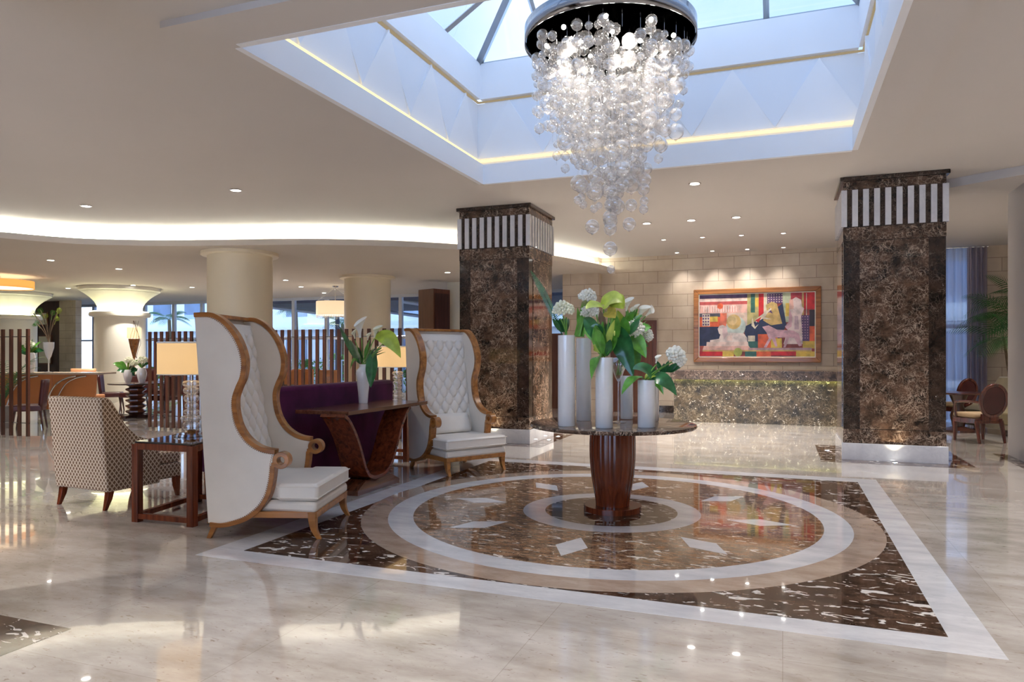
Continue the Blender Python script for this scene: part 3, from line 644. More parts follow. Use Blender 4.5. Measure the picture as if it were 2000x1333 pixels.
# ---- downlights
def make_downlight(loc, lab, power=SPOT_W, group='ceiling downlights', size=1.9, small=False):
    d = empty('ceiling_downlight', loc, 0, lab, 'ceiling light', group)
    r = .045 if small else .068
    MB().lathe([(r+.018, -.001), (r+.018, -.006), (r, -.012), (r, -.001)], 24).build('trim_ring', M_chrome, d)
    MB().lathe([(r-.002, -.001), (r-.012, -.004), (0, -.004)], 24).build('lens', M_lens, d)
    l = bpy.data.lights.new('bulb', 'SPOT'); l.energy = power; l.color = WARM; l.spot_size = size; l.spot_blend = .8; l.shadow_soft_size = .06
    lo = bpy.data.objects.new('bulb', l); COL.objects.link(lo); lo.parent = d; lo.location = (0, 0, -.03)
    return d
for (px, py, lab, sm) in [
    (168, 402, 'round ceiling downlight highest at the far left, above the glowing cove', 0), (461, 371, 'round ceiling downlight above the near wing chair, before the cove', 0),
    (1357, 358, 'round ceiling downlight nearest the skylight corner, right of the chandelier', 0), (1263, 436, 'ceiling downlight just right of the lowest hanging bubbles', 0),
    (1350, 430, 'ceiling downlight in the middle of a row of three before the stone wall', 0), (1438, 424, 'ceiling downlight at the right end of a row of three', 0),
    (1296, 468, 'small downlight at the left end of the row of four', 1), (1372, 463, 'small downlight second from left in the row of four', 1), (1448, 459, 'small downlight third from left in the row of four', 1), (1530, 455, 'small downlight at the right end of the row of four', 1),
    (1325, 496, 'small downlight over the left end of the framed picture', 1), (1392, 491, 'small downlight over the picture, second from left', 1), (1460, 488, 'small downlight over the picture, third from left', 1), (1530, 484, 'small downlight over the right part of the picture', 1)]:
    x, y = at(px, py, ZC)
    make_downlight((x, min(y, 17.25), ZC), lab, SPOT_W*(.34 if sm else 1), small=bool(sm))
for (px, py, lab) in [(99, 508, 'downlight in the low ceiling, leftmost'), (232, 525, 'downlight in the low ceiling left of the near round column'),
    (558, 547, 'downlight in the low ceiling between the two round columns'), (588, 560, 'small downlight in the low ceiling by the pendant lamp'), (874, 532, 'downlight in the low ceiling beside the left marble column'),
    (133, 563, 'small downlight by the flared column at left'), (260, 557, 'small downlight beyond the right flared column'), (375, 561, 'small downlight beside the near round column'), (633, 572, 'small far downlight above the pendant lamp')]:
    x, y = at(px, py, ZL)
    make_downlight((x, min(y, 20.9), ZL), lab, SPOT_W*.55)
for (x, y) in [(-8.5, 3.2), (-6.2, 1.0), (-1.6, 1.3), (-1.4, -2.2), (2.8, 2.2), (3.0, 6.2), (4.2, 9.6), (-6.0, -2.5), (-13.5, 2.5), (-18, 1.5), (-5.5, -.5), (3.2, -2.5)]:  # extra downlights added outside the view to light the near part of the room
    make_downlight((x, y, ZC), 'round ceiling downlight out of the picture', SPOT_W, 'downlights outside the view')
for (x, y, z) in [(3.6, 13.4, 3.74), (5.5, 15.4, 3.74), (6.5, 10.5, 3.74)]: make_downlight((x, y, z), 'downlight over the seating right of the marble column', SPOT_W*.6, 'downlights outside the view')

# ================================================================== RECEPTION COUNTER AND PICTURE
ct_ = empty('reception_counter', (0, 15.4, 0), 0, 'long low marble reception counter with lime lit front below the picture', 'counter')
MB().box(-2.18, 2.6, .10, .9, 0, .93).build('front_panel', M_counter, ct_, smooth=0)
MB().box(-2.24, 2.6, 0, .95, .94, 1.10).box(-2.24, 2.6, 0, .03, .90, .941).build('counter_top', M_ledge, ct_, smooth=0, bevel=.006)
MB().box(-2.15, 2.6, .034, .055, .915, .935).build('under_light_strip', M_ledg, ct_, smooth=0)
PX0, PX1, PZ0, PZ1, PYY = -2.01, .82, 1.245, 2.99, 17.70
pic = empty('framed_picture', ((PX0+PX1)/2, PYY, (PZ0+PZ1)/2), 0, 'large colourful collage picture in a golden wooden frame on the stone wall', 'picture')
hw, hh = (PX1-PX0)/2, (PZ1-PZ0)/2; fw = .115
fr = MB()
for poly in ([(-hw, -hh), (hw, -hh), (hw-fw, -hh+fw), (-hw+fw, -hh+fw)], [(hw, -hh), (hw, hh), (hw-fw, hh-fw), (hw-fw, -hh+fw)], [(hw, hh), (-hw, hh), (-hw+fw, hh-fw), (hw-fw, hh-fw)], [(-hw, hh), (-hw, -hh), (-hw+fw, -hh+fw), (-hw+fw, hh-fw)]):
    fr.prism_y(poly, -.075, -.001)
fr.build('frame', M_gold, pic, smooth=0, bevel=.012)
q = .02
lm = MB()
for a in ((-hw+fw, hw-fw, -hh+fw, -hh+fw+q), (-hw+fw, hw-fw, hh-fw-q, hh-fw), (-hw+fw, -hw+fw+q, -hh+fw+q, hh-fw-q), (hw-fw-q, hw-fw, -hh+fw+q, hh-fw-q)): lm.box(a[0], a[1], -.05, -.001, a[2], a[3])
lm.build('inner_moulding', M_petal2, pic, smooth=0)
cv = MB(); iw, ih = hw-fw-q, hh-fw-q; layer = [0]
def art(pts, col):
    layer[0] += 1; y = -.02-layer[0]*.0002
    vs = [(-iw+2*iw*(x-165)/1605, y, -ih+2*ih*(1110-z)/870) for x, z in pts]
    cv.add(vs, [tuple(range(len(vs)))], 0, None, col)
def R_(x0, y0, x1, y1, c): art([(x0, y0), (x1, y0), (x1, y1), (x0, y1)], c)
def disc_(x, y, r, c, n=26, sx=1): art([(x+sx*r*math.cos(2*PI*k/n), y+r*math.sin(2*PI*k/n)) for k in range(n)], c)
PK = (.90, .55, .46); PKL = (.95, .74, .66); RD = (.72, .03, .03); OR = (.88, .16, .05); NV = (.035, .04, .09); GD = (.72, .50, .18); CRM = (.88, .78, .60); DG = (.05, .16, .12); VI = (.16, .08, .20); LI = (.82, .50, .56); YL = (.85, .60, .10)
R_(165, 240, 1770, 1110, (.55, .12, .08)); R_(165, 240, 870, 300, VI); R_(165, 290, 870, 335, PKL); R_(165, 335, 860, 380, (.55, .10, .09)); R_(165, 380, 850, 500, PK)
R_(200, 395, 700, 485, PKL)
for k in range(14): R_(205+k*36, 400, 214+k*36, 485, (.80, .30, .24))
disc_(465, 400, 42, OR); R_(165, 500, 480, 560, (.10, .10, .12)); R_(165, 550, 460, 690, OR); R_(205, 510, 315, 680, CRM)
for k in range(3):
    for j in range(4): R_(210+k*36, 520+j*42, 232+k*36, 545+j*42, VI)
R_(320, 545, 430, 620, YL); R_(165, 690, 520, 960, NV); R_(465, 500, 640, 780, (.86, .22, .12)); R_(560, 500, 850, 780, (.80, .62, .50))
R_(850, 240, 1010, 700, (.58, .50, .20)); R_(900, 240, 960, 500, DG); R_(960, 300, 1010, 420, YL); R_(1010, 240, 1080, 600, RD); R_(1080, 240, 1130, 560, CRM)
R_(1130, 240, 1340, 380, VI)
for k in range(6):
    for j in range(4): disc_(1150+k*36, 262+j*32, 9, PKL, 5)
R_(1340, 240, 1450, 640, (.62, .68, .46)); R_(1380, 380, 1440, 560, YL); R_(1450, 240, 1610, 330, (.50, .05, .06)); R_(1600, 240, 1770, 470, RD); R_(1600, 240, 1625, 560, GD); R_(1655, 250, 1665, 560, CRM); R_(1700, 480, 1770, 700, (.05, .03, .03)); R_(1590, 550, 1700, 900, VI)
for k in range(3):
    for j in range(9): disc_(1608+k*34, 570+j*36, 8, LI, 5)
R_(1700, 700, 1770, 900, OR); R_(1610, 900, 1770, 1000, YL)
art([(800, 700), (1100, 560), (1340, 380), (1390, 680), (1300, 860), (860, 1000)], NV); R_(860, 820, 960, 900, CRM); R_(860, 900, 1000, 1000, DG); R_(1000, 800, 1270, 1000, OR); R_(1180, 860, 1330, 990, YL)
disc_(690, 690, 140, (.62, .72, .66)); disc_(660, 625, 103, GD); disc_(640, 600, 70, (.80, .60, .28))
art([(1110, 400), (1190, 355), (1260, 380), (1335, 660), (1180, 680), (1070, 610), (1130, 520)], GD); art([(1100, 520), (1165, 440), (1205, 520), (1165, 500)], VI)
art([(960, 600), (1180, 440), (1190, 460), (1080, 560), (1190, 600), (1060, 590), (975, 640)], CRM); art([(960, 610), (1050, 560), (1010, 640)], RD); art([(920, 560), (960, 700), (1010, 660), (960, 730), (910, 680)], CRM)
# lying sphinx-like figure
art([(230, 960), (870, 960), (890, 985), (890, 1020), (210, 1020)], PK); art([(270, 905), (860, 905), (870, 965), (265, 965)], PKL)
art([(320, 880), (450, 860), (470, 800), (450, 790), (430, 720), (455, 680), (500, 665), (555, 690), (570, 775), (800, 785), (850, 850), (850, 905), (320, 905)], (.93, .80, .74))
art([(500, 690), (560, 690), (575, 800), (520, 870), (500, 800)], (.80, .60, .60)); art([(560, 830), (640, 800), (640, 890), (560, 890)], PKL)
# standing robed figure
art([(1470, 330), (1520, 300), (1590, 340), (1600, 430), (1630, 460), (1590, 560), (1610, 940), (1350, 940), (1400, 780), (1440, 560), (1440, 470), (1490, 430)], (.93, .76, .72))
art([(1430, 440), (1470, 560), (1460, 700), (1400, 740), (1370, 700), (1420, 640)], LI); art([(1500, 560), (1550, 560), (1560, 740), (1500, 740)], (.62, .45, .50)); art([(1430, 330), (1480, 330), (1490, 460), (1430, 470)], PK)
# walking animal
art([(1060, 700), (1150, 680), (1260, 740), (1480, 755), (1560, 800), (1600, 960), (1560, 970), (1500, 860), (1430, 850), (1380, 985), (1350, 985), (1390, 850), (1240, 850), (1270, 970), (1240, 975), (1190, 860), (1120, 985), (1080, 985), (1150, 860), (1120, 780)], LI)
R_(870, 990, 1730, 1025, (.62, .40, .40)); R_(210, 1022, 1730, 1040, GD); R_(165, 1040, 500, 1100, RD); R_(500, 1040, 660, 1110, YL); disc_(720, 1050, 60, (.55, .60, .12)); R_(820, 1040, 980, 1110, DG); R_(980, 1040, 1180, 1110, OR); R_(1180, 1040, 1520, 1095, RD); R_(1520, 1040, 1770, 1110, YL)
cv.build('canvas', M_paint, pic, smooth=0, recalc=False)
MB().box(-iw, iw, -.02, -.002, -ih, ih).build('backing_board', M_dkw, pic, smooth=0)
for i, px in enumerate((1400, 1460, 1520)):     # wall washers in the small downlights over the picture
    pass

# ================================================================== WING CHAIRS
def wing_chair(loc, rz, label, pillow=False):
    c = empty('wing_chair', loc, rz, label, 'armchair')
    front = [(-.106, 1.752), (.0, 1.755), (.06, 1.742), (.137, 1.692), (.217, 1.598), (.270, 1.488), (.292, 1.379), (.279, 1.269), (.241, 1.180), (.216, 1.097), (.221, .988), (.252, .878), (.313, .785), (.393, .723), (.470, .694), (.540, .685)]
    low = [(.520, .575), (.508, .458), (.474, .333), (.409, .238), (.313, .165), (.201, .125), (.105, .108), (.02, .115)]
    fr_s = catmull(front, 4); low_s = catmull(low, 4)
    poly = [(-.108, 1.745)]+[(x-.012, z-.012) for x, z in fr_s[2:]]+[(.53, .62)]+[(x-.010, z+.006) for x, z in low_s]+[(0, .125)]
    for sg in (-1, 1):
        y0, y1 = (.385, .445) if sg > 0 else (-.445, -.385)
        # upholstered wing, slightly puffed
        mb = MB(); n = len(poly); cx_ = .15; 
        mb.prism_y(poly, y0, y1)
        w = mb.build('wing', M_leather, c, smooth=30, bevel=.012)
        mb = MB(); yy0, yy1 = (.372, .458) if sg > 0 else (-.458, -.372)
        mb.ribbon(fr_s, .036, yy0, yy1)
        sc = (.585, .618)
        path = [(sc[0]+.048*math.cos(a), sc[1]+.048*math.sin(a)) for a in [2*PI*k/28 for k in range(28)]]
        mb.ribbon(path, .036, yy0, yy1, closed=True)
        mb.ribbon(low_s, .036, yy0, yy1); mb.box(.51, .56, yy0, yy1, .565, .60)
        mb.build('wood_trim', M_gold, c, smooth=50, bevel=.004)
        # stud row just inside the trim
        st = MB(); ys = .4455 if sg > 0 else -.4455
        tot = [(x-.024, z-.016) for x, z in fr_s[3:]]+[(x-.024, z+.012) for x, z in low_s]
        acc = 0
        for i in range(1, len(tot)):
            (xa, za), (xb, zb) = tot[i-1], tot[i]; L = math.hypot(xb-xa, zb-za)
            while acc < L:
                t = acc/L; st.sphere((xa+(xb-xa)*t, ys, za+(zb-za)*t), .0042, 6, 4); acc += .016
            acc -= L
        st.build('nail_heads', M_gold, w)['kind'] = 'stuff'
    # outside back
    MB().prism_y([(-.106, 1.745), (-.07, 1.74), (.045, .14), (.0, .13)], -.39, .39).build('outside_back', M_leather2, c, smooth=0, bevel=.008)
    MB().ribbon([(-.108, 1.752), (-.02, 1.757)], .03, -.39, .39).build('top_rail', M_gold, c, bevel=.004)
    # tufted inside back
    HT, Wd = 1.24, .77
    def tf(u, v):
        y = (u-.5)*Wd; t = v*HT
        a, b = .0725, .100
        p = y/(2*a)+t/(2*b); q = y/(2*a)-t/(2*b)
        h = (abs(math.sin(PI*p))*abs(math.sin(PI*q)))**.40
        pr, qr = p-round(p), q-round(q); d2 = (pr*pr+qr*qr)
        edge = min(1, min(u, 1-u)/.05)
        h = h*.036-.022*math.exp(-d2*30)
        if v > .93 or v < .04: h = .02*(1-max(0, (v-.93)/.07))
        h *= edge
        return (.175-.20*v+h+.02, y, .46+t)
    def tfx(u, v): return tf(u, v)
    MB().grid(tfx, 110, 170).build('tufted_back', M_leather, c, smooth=180)
    bt = MB()
    for i in range(-6, 7):
        for j in range(0, 16):
            y = (i)*.0725; t = j*.100
            if (i+j) % 2 or abs(y) > .35 or t > 1.14 or t < .05: continue
            v = t/HT; bt.sphere((.175-.20*v+.008, y, .46+t), .009, 8, 5)
    bt.build('back_buttons', M_leather, c)['kind'] = 'stuff'
    MB().prism_y([(-.075, 1.69), (.0, 1.69), (.20, .46), (.06, .30)], -.39, .39).build('inside_back_base', M_leather2, c, smooth=0)
    # seat
    MB().prism([(.05, -.38), (.50, -.40), (.86, -.445), (.86, .445), (.50, .40), (.05, .38)], .205, .295).build('seat_base', M_leather, c, bevel=.028, smooth=60)
    cush = MB().prism([(.12, -.375), (.545, -.375), (.545, -.445), (.875, -.445), (.875, .445), (.545, .445), (.545, .375), (.12, .375)], .298, .435).build('seat_cushion', M_leather, c, bevel=.030, smooth=60)
    pp = [(.55, -.447), (.877, -.447), (.877, .447), (.55, .447)]
    pt = MB()
    for z in (.412, .325): pt.tube([(x, y, z) for x, y in pp], .004, 6)
    pt.build('cushion_piping', M_leather2, cush)
    r = MB(); r.box(.05, .84, -.43, -.39, .165, .215).box(.05, .84, .39, .43, .165, .215).box(.82, .86, -.43, .43, .165, .215).box(.03, .07, -.39, .39, .12, .215)
    r.build('seat_rail', M_gold, c, bevel=.004)
    for sg in (-1, 1):
        l = MB(); pth = [(.825, .215), (.825, .13), (.840, .06), (.875, 0)]
        def sec(x, z, w0, y): return [(x-w0, y-w0), (x+w0, y-w0), (x+w0, y+w0), (x-w0, y+w0)]
        def leg_mesh(path, ws, y):
            mb = MB(); vs = []; fs = []
            for (x, z), w0 in zip(path, ws): vs += [(a, b, z) for a, b in sec(x, z, w0, y)]
            for i in range(len(path)-1):
                for k in range(4): fs.append((4*i+k, 4*i+(k+1) % 4, 4*i+4+(k+1) % 4, 4*i+4+k))
            fs += [(0, 1, 2, 3), tuple(4*len(path)-4+k for k in (3, 2, 1, 0))]
            return mb.add(vs, fs)
        leg_mesh(catmull(pth, 4), [.034-.018*(k/12) for k in range(13)], sg*.405).build('leg', M_gold, c, smooth=30, bevel=.003)
        leg_mesh(catmull([(.06, .19), (.045, .10), (.0, 0)], 5), [.028-.010*(k/10) for k in range(11)], sg*.41).build('leg', M_gold, c, smooth=30, bevel=.003)
    if pillow:
        def pf(u, v):
            e = (1-(2*u-1)**4)*(1-(2*v-1)**4); return None
        mb = MB(); nu, nv = 20, 12
        for sgn in (1, -1):
            def g(u, v, sgn=sgn):
                e = max(0, (1-(2*u-1)**4)*(1-(2*v-1)**4))**.5
                return (.27-.10*v+sgn*.055*e, (u-.5)*.56, .44+.24*v)
            mb.grid(g, nu, nv)
        pl = mb.build('pillow', M_leather2, None, smooth=80)
        pl.location = (loc[0]-.025*math.cos(rz), loc[1]-.025*math.sin(rz), 0); pl.rotation_euler = (0, 0, rz)
        pl.location = Vector(loc)+Matrix.Rotation(rz, 3, 'Z') @ Vector((.03, .03, .0))
        tag(pl, 'ivory cushion resting on the seat of the far wing chair', 'cushion')
    return c
wing_chair((-4.34, 4.78, 0), math.radians(18.1), 'ivory winged high-back chair with golden wood trim, nearest the camera')
wing_chair((-4.20, 8.36, 0), math.radians(-30.9), 'ivory winged chair with buttoned back and a cushion, by the marble column', True)

# ================================================================== ROUND TABLE
TX, TY = -1.47, 6.48
t = empty('round_table', (TX, TY, 0), 0, 'round marble-topped table on a fluted mahogany pedestal, centre of the floor pattern', 'table')
MB().lathe([(.72, .772), (.752, .776), (.762, .79), (.755, .806), (.74, .81), (0, .81)], 96).build('table_top', M_emp_tab if 'M_emp_tab' in globals() else M_emp, t, smooth=35)
pf_ = [(.150, .05), (.152, .09), (.170, .20), (.190, .32), (.203, .45), (.207, .56), (.206, .66), (.200, .772)]
def reed(a, z): return 1+.028*abs(math.sin(a*12))
MB().lathe(catmull(pf_, 4), 240, wob=reed).build('pedestal', M_mah, t, smooth=50)
MB().lathe([(.262, 0), (.262, .055), (.0, .055)], 64).build('foot_disc', M_mah, t, smooth=40, bevel=.003)

# ================================================================== CONSOLE TABLE
cs = empty('console_table', (-4.33, 6.62, 0), 0, 'mahogany console table with U-shaped base between the two wing chairs', 'console table')
MB().box(-.33, .31, -.60, 1.08, .835, .875).build('table_top', M_mah_h, cs, bevel=.003)
uc = catmull([(-.66, .835), (-.59, .79), (-.51, .70), (-.44, .60), (-.385, .50), (-.335, .39), (-.28, .27), (-.21, .185), (-.11, .145), (.0, .142), (.10, .155), (.20, .205), (.28, .29), (.345, .40), (.40, .51), (.455, .61), (.52, .70), (.60, .79), (.67, .835)], 6)
T90 = Matrix.Rotation(PI/2, 4, 'Z')
MB().ribbon(uc, .036, -.31, -.02, 0, T90).build('u_base', M_mah_y, cs, smooth=50, bevel=.003)
MB().box(.0, .30, -.02, .10, .146, .153).build('metal_plate', M_chrome, cs)
b = MB(); b.add([(-.28, -.42, 0), (.30, -.42, 0), (.30, .42, 0), (-.28, .42, 0), (-.28, -.42, .05), (.30, -.42, .05), (.30, .42, .05), (-.28, .42, .05), (-.22, -.20, .125), (.26, -.20, .125), (.26, .28, .125), (-.22, .28, .125)],
    [(0, 3, 2, 1), (0, 1, 5, 4), (1, 2, 6, 5), (2, 3, 7, 6), (3, 0, 4, 7), (4, 5, 9, 8), (5, 6, 10, 9), (6, 7, 11, 10), (7, 4, 8, 11), (8, 9, 10, 11)])
b.build('plinth', M_mah_h, cs, smooth=0, bevel=.003)

# ================================================================== SOFA
sf = empty('sofa', (-4.72, 6.75, 0), 0, 'purple velvet sofa seen from behind, back to the console table', 'sofa')
MB().box(-.20, 0, -1.20, 1.36, .10, 1.11).build('backrest', M_velvet, sf, bevel=.045, smooth=60)
MB().box(-.74, -.19, -1.20, 1.36, .26, .34).build('base', M_velvet, sf, bevel=.03, smooth=60)
for k in range(3): MB().box(-.76, -.21, -1.02+.73*k, -.30+.73*k, .34, .47).build('seat_cushion', M_velvet, sf, bevel=.04, smooth=60)
for a, b_ in ((-1.22, -1.04), (1.19, 1.38)): MB().box(-.76, -.16, a, b_, .28, .54).build('arm', M_velvet, sf, bevel=.045, smooth=60)
for x in (-.70, -.08):
    for y in (-1.14, 1.30): MB().lathe([(.018, 0), (.030, .28)], 10, x, y).build('leg', M_mah, sf)

# ================================================================== LAMPS AND END TABLES
def end_table(poly, zt, label, loc):
    t = empty('end_table', loc, 0, label, 'side table')
    n = len(poly); cxx = sum(p[0] for p in poly)/n; cyy = sum(p[1] for p in poly)/n
    for i, (x, y) in enumerate(poly):
        T = Matrix.Translation((x+(cxx-x)*.06, y+(cyy-y)*.06, 0)) @ Matrix.Rotation(math.atan2(poly[1][1]-poly[0][1], poly[1][0]-poly[0][0]), 4, 'Z')
        MB().box(-.032, .032, -.032, .032, 0, zt-.02, 0, T).build('leg', M_mah, t, smooth=0, bevel=.003)
    for z0, z1, nm in ((zt-.07, zt-.015, 'apron'), (.03, .075, 'stretcher')):
        for i in range(n):
            a = Vector((*poly[i], 0)); b = Vector((*poly[(i+1) % n], 0)); c = Vector((cxx, cyy, 0)); a = a+(c-a)*.05; b = b+(c-b)*.05
            d = (b-a); L = d.length; T = Matrix.Translation(a) @ Matrix.Rotation(math.atan2(d.y, d.x), 4, 'Z')
            MB().box(0, L, -.022, .022, z0, z1, 0, T).build(nm, M_mah, t, smooth=0, bevel=.002)
    MB().prism([(cxx+(x-cxx)*.98, cyy+(y-cyy)*.98) for x, y in poly], zt-.014, zt).build('glass_top', M_toptab, t, smooth=0, bevel=.002)
    return t
M_toptab = pbr('black_glass', (.02, .018, .02), .04, coat=1)
end_table([(-.30, -.44), (.32, -.41), (.13, .47), (-.46, .44)], .695, 'dark red wood end table with glossy top beside the nearest wing chair', (-4.92, 5.01, 0))
end_table([(-.32, -.32), (.32, -.32), (.32, .32), (-.32, .32)], .695, 'wooden end table behind the far wing chair under the second lamp', (-5.02, 8.72, 0))
def table_lamp(loc, label, shade_x=0):
    l = empty('table_lamp', loc, 0, label, 'lamp')
    MB().lathe([(.148, 0), (.150, .008), (.145, .018), (.03, .020), (0, .020)], 48).build('base_disc', M_clear, l)
    MB().lathe([(.035, .02), (.04, .05), (.02, .06)], 24).build('base_cup', M_gold, l)
    z = .045
    for r, h in ((.080, .088), (.096, .058), (.070, .055), (.058, .060), (.068, .075), (.072, .068), (.080, .060)):
        prof = [(max(.012, r*math.sin(PI*k/12)**.6), z+h*(1-math.cos(PI*k/12))/2) for k in range(13)]
        MB().lathe(prof, 36).build('glass_bead', M_beadg, l); z += h
    MB().tube([(0, 0, .03), (0, 0, z+.16)], .007, 10).build('rod', M_chrome, l)
    s = MB(); s.shell([(.285, z+.055), (.285, z+.345)], 64); s.build('lamp_shade', M_shade, l, recalc=False)
    s = MB(); s.shell([(.283, z+.335), (.288, z+.336), (.288, z+.350), (.283, z+.351)], 64); s.shell([(.283, z+.054), (.288, z+.055), (.288, z+.062), (.283, z+.063)], 64); s.build('shade_rim', M_petal2, l)
    for a in range(3): pass
    MB().tube([(-.284, 0, z+.30), (0, 0, z+.16), (.284, 0, z+.30)], .003, 6).build('shade_spider', M_chrome, l)
    MB().sphere((0, 0, z+.20), .03).build('light_bulb', M_bulb2, l)
    return l
M_bulb2 = emis('shade_bulb', (1, .72, .40), 9)
xl, yl = at_d(374, 6.53)
table_lamp((xl, yl, .696), 'table lamp with stacked glass beads and tan drum shade beside the near wing chair')
xl, yl = at_d(772, 10.25)
table_lamp((-5.02, 8.72, .696), 'second glass bead lamp with tan shade, behind the sofa end')
# cables
cb = MB().tube(catmull([(-4.62, 4.95, .69), (-4.60, 5.10, .35), (-4.72, 5.12, .03), (-4.86, 5.02, .012), (-4.80, 4.88, .012), (-4.70, 4.98, .012), (-4.62, 5.25, .012)], 6), .004, 6).build('lamp_cable', M_wire); tag(cb, 'thin lamp cable coiled on the floor under the near end table', 'cable')
cb = MB().tube(catmull([(-4.66, 8.60, .69), (-4.63, 8.58, .4), (-4.60, 8.42, .10), (-4.50, 8.25, .012), (-4.42, 8.05, .012)], 6), .004, 6).build('lamp_cable', M_wire); tag(cb, 'lamp cable hanging behind the far wing chair', 'cable')

# ================================================================== PATTERNED ARMCHAIRS
def lattice_chair(loc, rz, label):
    c = empty('armchair', loc, rz, label, 'armchair', 'lattice pattern armchairs')     # faces +y ; back at y=0
    w = .37
    MB().prism_y([(-.035, .17), (.05, .17), (.06, .5), (.0, 1.02), (-.05, 1.045), (-.12, 1.03)], -w, w, 0, Matrix.Rotation(PI/2, 4, 'Z') @ Matrix.Scale(1, 4)).build('backrest', M_lat, c, bevel=.02, smooth=45)
    for sg in (-1, 1):
        T = Matrix.Rotation(PI/2, 4, 'Z')
        prof = catmull([(-.11, 1.04), (-.02, 1.035), (.06, .93), (.15, .78), (.28, .66), (.42, .615), (.50, .60)], 4)
        poly = [(-.035, .17)]+prof+[(.52, .57), (.52, .17)]
        y0, y1 = (w-.09, w+.005) if sg > 0 else (-w-.005, -w+.09)
        MB().prism_y(poly, y0, y1, 0, T).build('arm', M_lat, c, bevel=.015, smooth=45)
    T = Matrix.Rotation(PI/2, 4, 'Z')
    MB().box(0, .80, -w+.03, w-.03, .19, .34, 0, T).build('seat_base', M_lat, c, bevel=.02, smooth=45)
    MB().box(.05, .82, -w+.09, w-.09, .34, .47, 0, T).build('seat_cushion', M_lat, c, bevel=.035, smooth=60)
    MB().box(.52, .80, -w+.03, w-.03, .34, .46, 0, T).build('seat_front', M_lat, c, bevel=.03, smooth=60)
    for sx in (-1, 1):
        for (y, dy) in ((.02, -.05), (.74, .02)):
            x = sx*(w-.04); mb = MB(); vs = []; fs = []
            for (zz, hw_, o) in ((.20, .030, 0), (.10, .025, dy*.35), (0, .015, dy)): vs += [(x-hw_, y+o-hw_, zz), (x+hw_, y+o-hw_, zz), (x+hw_, y+o+hw_, zz), (x-hw_, y+o+hw_, zz)]
            for i in range(2):
                for k in range(4): fs.append((4*i+k, 4*i+(k+1) % 4, 4*i+4+(k+1) % 4, 4*i+4+k))
            fs += [(0, 1, 2, 3), (11, 10, 9, 8)]; mb.add(vs, fs); mb.build('leg', M_mah, c, smooth=30, bevel=.002)
    return c
lattice_chair((-6.17, 4.86, 0), math.radians(-4), 'brown and cream lattice patterned armchair seen from behind, by the end table')
lattice_chair((-7.25, 8.3, 0), math.radians(-95), 'second lattice patterned armchair, its top just showing above the purple sofa')

# ================================================================== SLATTED SCREENS
def screen(x0, x1, y, n, label, zt=1.87, thick_first=True):
    s = empty('slatted_screen', ((x0+x1)/2, y, 0), 0, label, 'screen'); ox = (x0+x1)/2
    for k in range(n):
        x = x0+(x1-x0)*k/(n-1)-ox
        b = MB(); b.box(x-.027, x+.027, -.02, .02, .035, zt); b.build('slat', M_dkw2 if 0 else M_slat, s, smooth=0, bevel=.002)
        f = MB(); f.box(x-.018, x+.018, -.03, .03, 0, .036); f.build('foot', M_chrome, s, smooth=0)
    for z in (zt-.13, .26): MB().tube([(x0-ox-.04, 0, z), (x1-ox+.04, 0, z)], .008, 8).build('rail', M_steel, s)
    return s
M_slat = wood('slat_wood', (.060, .022, .014), (.125, .048, .030), .3, .4)
screen(-11.4, -5.62, 10.35, 40, 'long dark slatted wooden screen behind the sofa and near wing chair')
screen(-13.7, -12.03, 8.42, 9, 'dark slatted wooden screen at the left edge of the picture')

# ================================================================== CHANDELIER
CHX, CHY = -1.49, 6.45
ch = empty('chandelier', (CHX, CHY, 0), 0, 'huge chandelier of hanging clear glass bubbles under a round mirrored ceiling drum', 'chandelier')
R0 = .78
MB().shell([(R0, 4.30), (R0, 4.45)], 96).build('drum_band', M_steel, ch, solid=.006)
MB().lathe([(R0-.01, 4.445), (R0-.01, 4.455), (0, 4.455)], 96).build('drum_top', M_steel, ch)
MB().lathe([(R0-.015, 4.33), (0, 4.33)], 96).build('drum_underside', M_dkmetal, ch)
for k in range(3):
    a = 2*PI*k/3+.4; MB().tube([(.5*math.cos(a), .5*math.sin(a), 4.45), (.12*math.cos(a), .12*math.sin(a), 6.7)], .006, 6).build('suspension_cable', M_steel, ch)
MB().tube([(0, 0, 4.45), (-.08, .3, 6.95)], .02, 8).build('stem', M_steel, ch)
for k in range(14):
    a = 2*PI*k/14*(1 if k < 9 else 1)+(.2 if k >= 9 else 0)
    r = .58 if k < 9 else .28
    if k < 9: a = 2*PI*k/9
    else: a = 2*PI*(k-9)/5
    MB().sphere((r*math.cos(a), r*math.sin(a), 4.29), .020, 10, 8).build('spot_bulb', M_bulb, ch)
for (x, y) in [(.46*math.cos(q), .46*math.sin(q)) for q in (0, 1.05, 2.1, 3.14, 4.2, 5.25)]:
    l = bpy.data.lights.new('chandelier_bulb', 'SPOT'); l.energy = 85; l.spot_size = 1.1; l.spot_blend = 1; l.color = (1, .93, .84); l.shadow_soft_size = .05
    lo = bpy.data.objects.new('chandelier_bulb', l); COL.objects.link(lo); lo.parent = ch; lo.location = (x, y, 4.31)
rnd = random.Random(11)
bubs = []       # (x,y,z,r)
wires = []
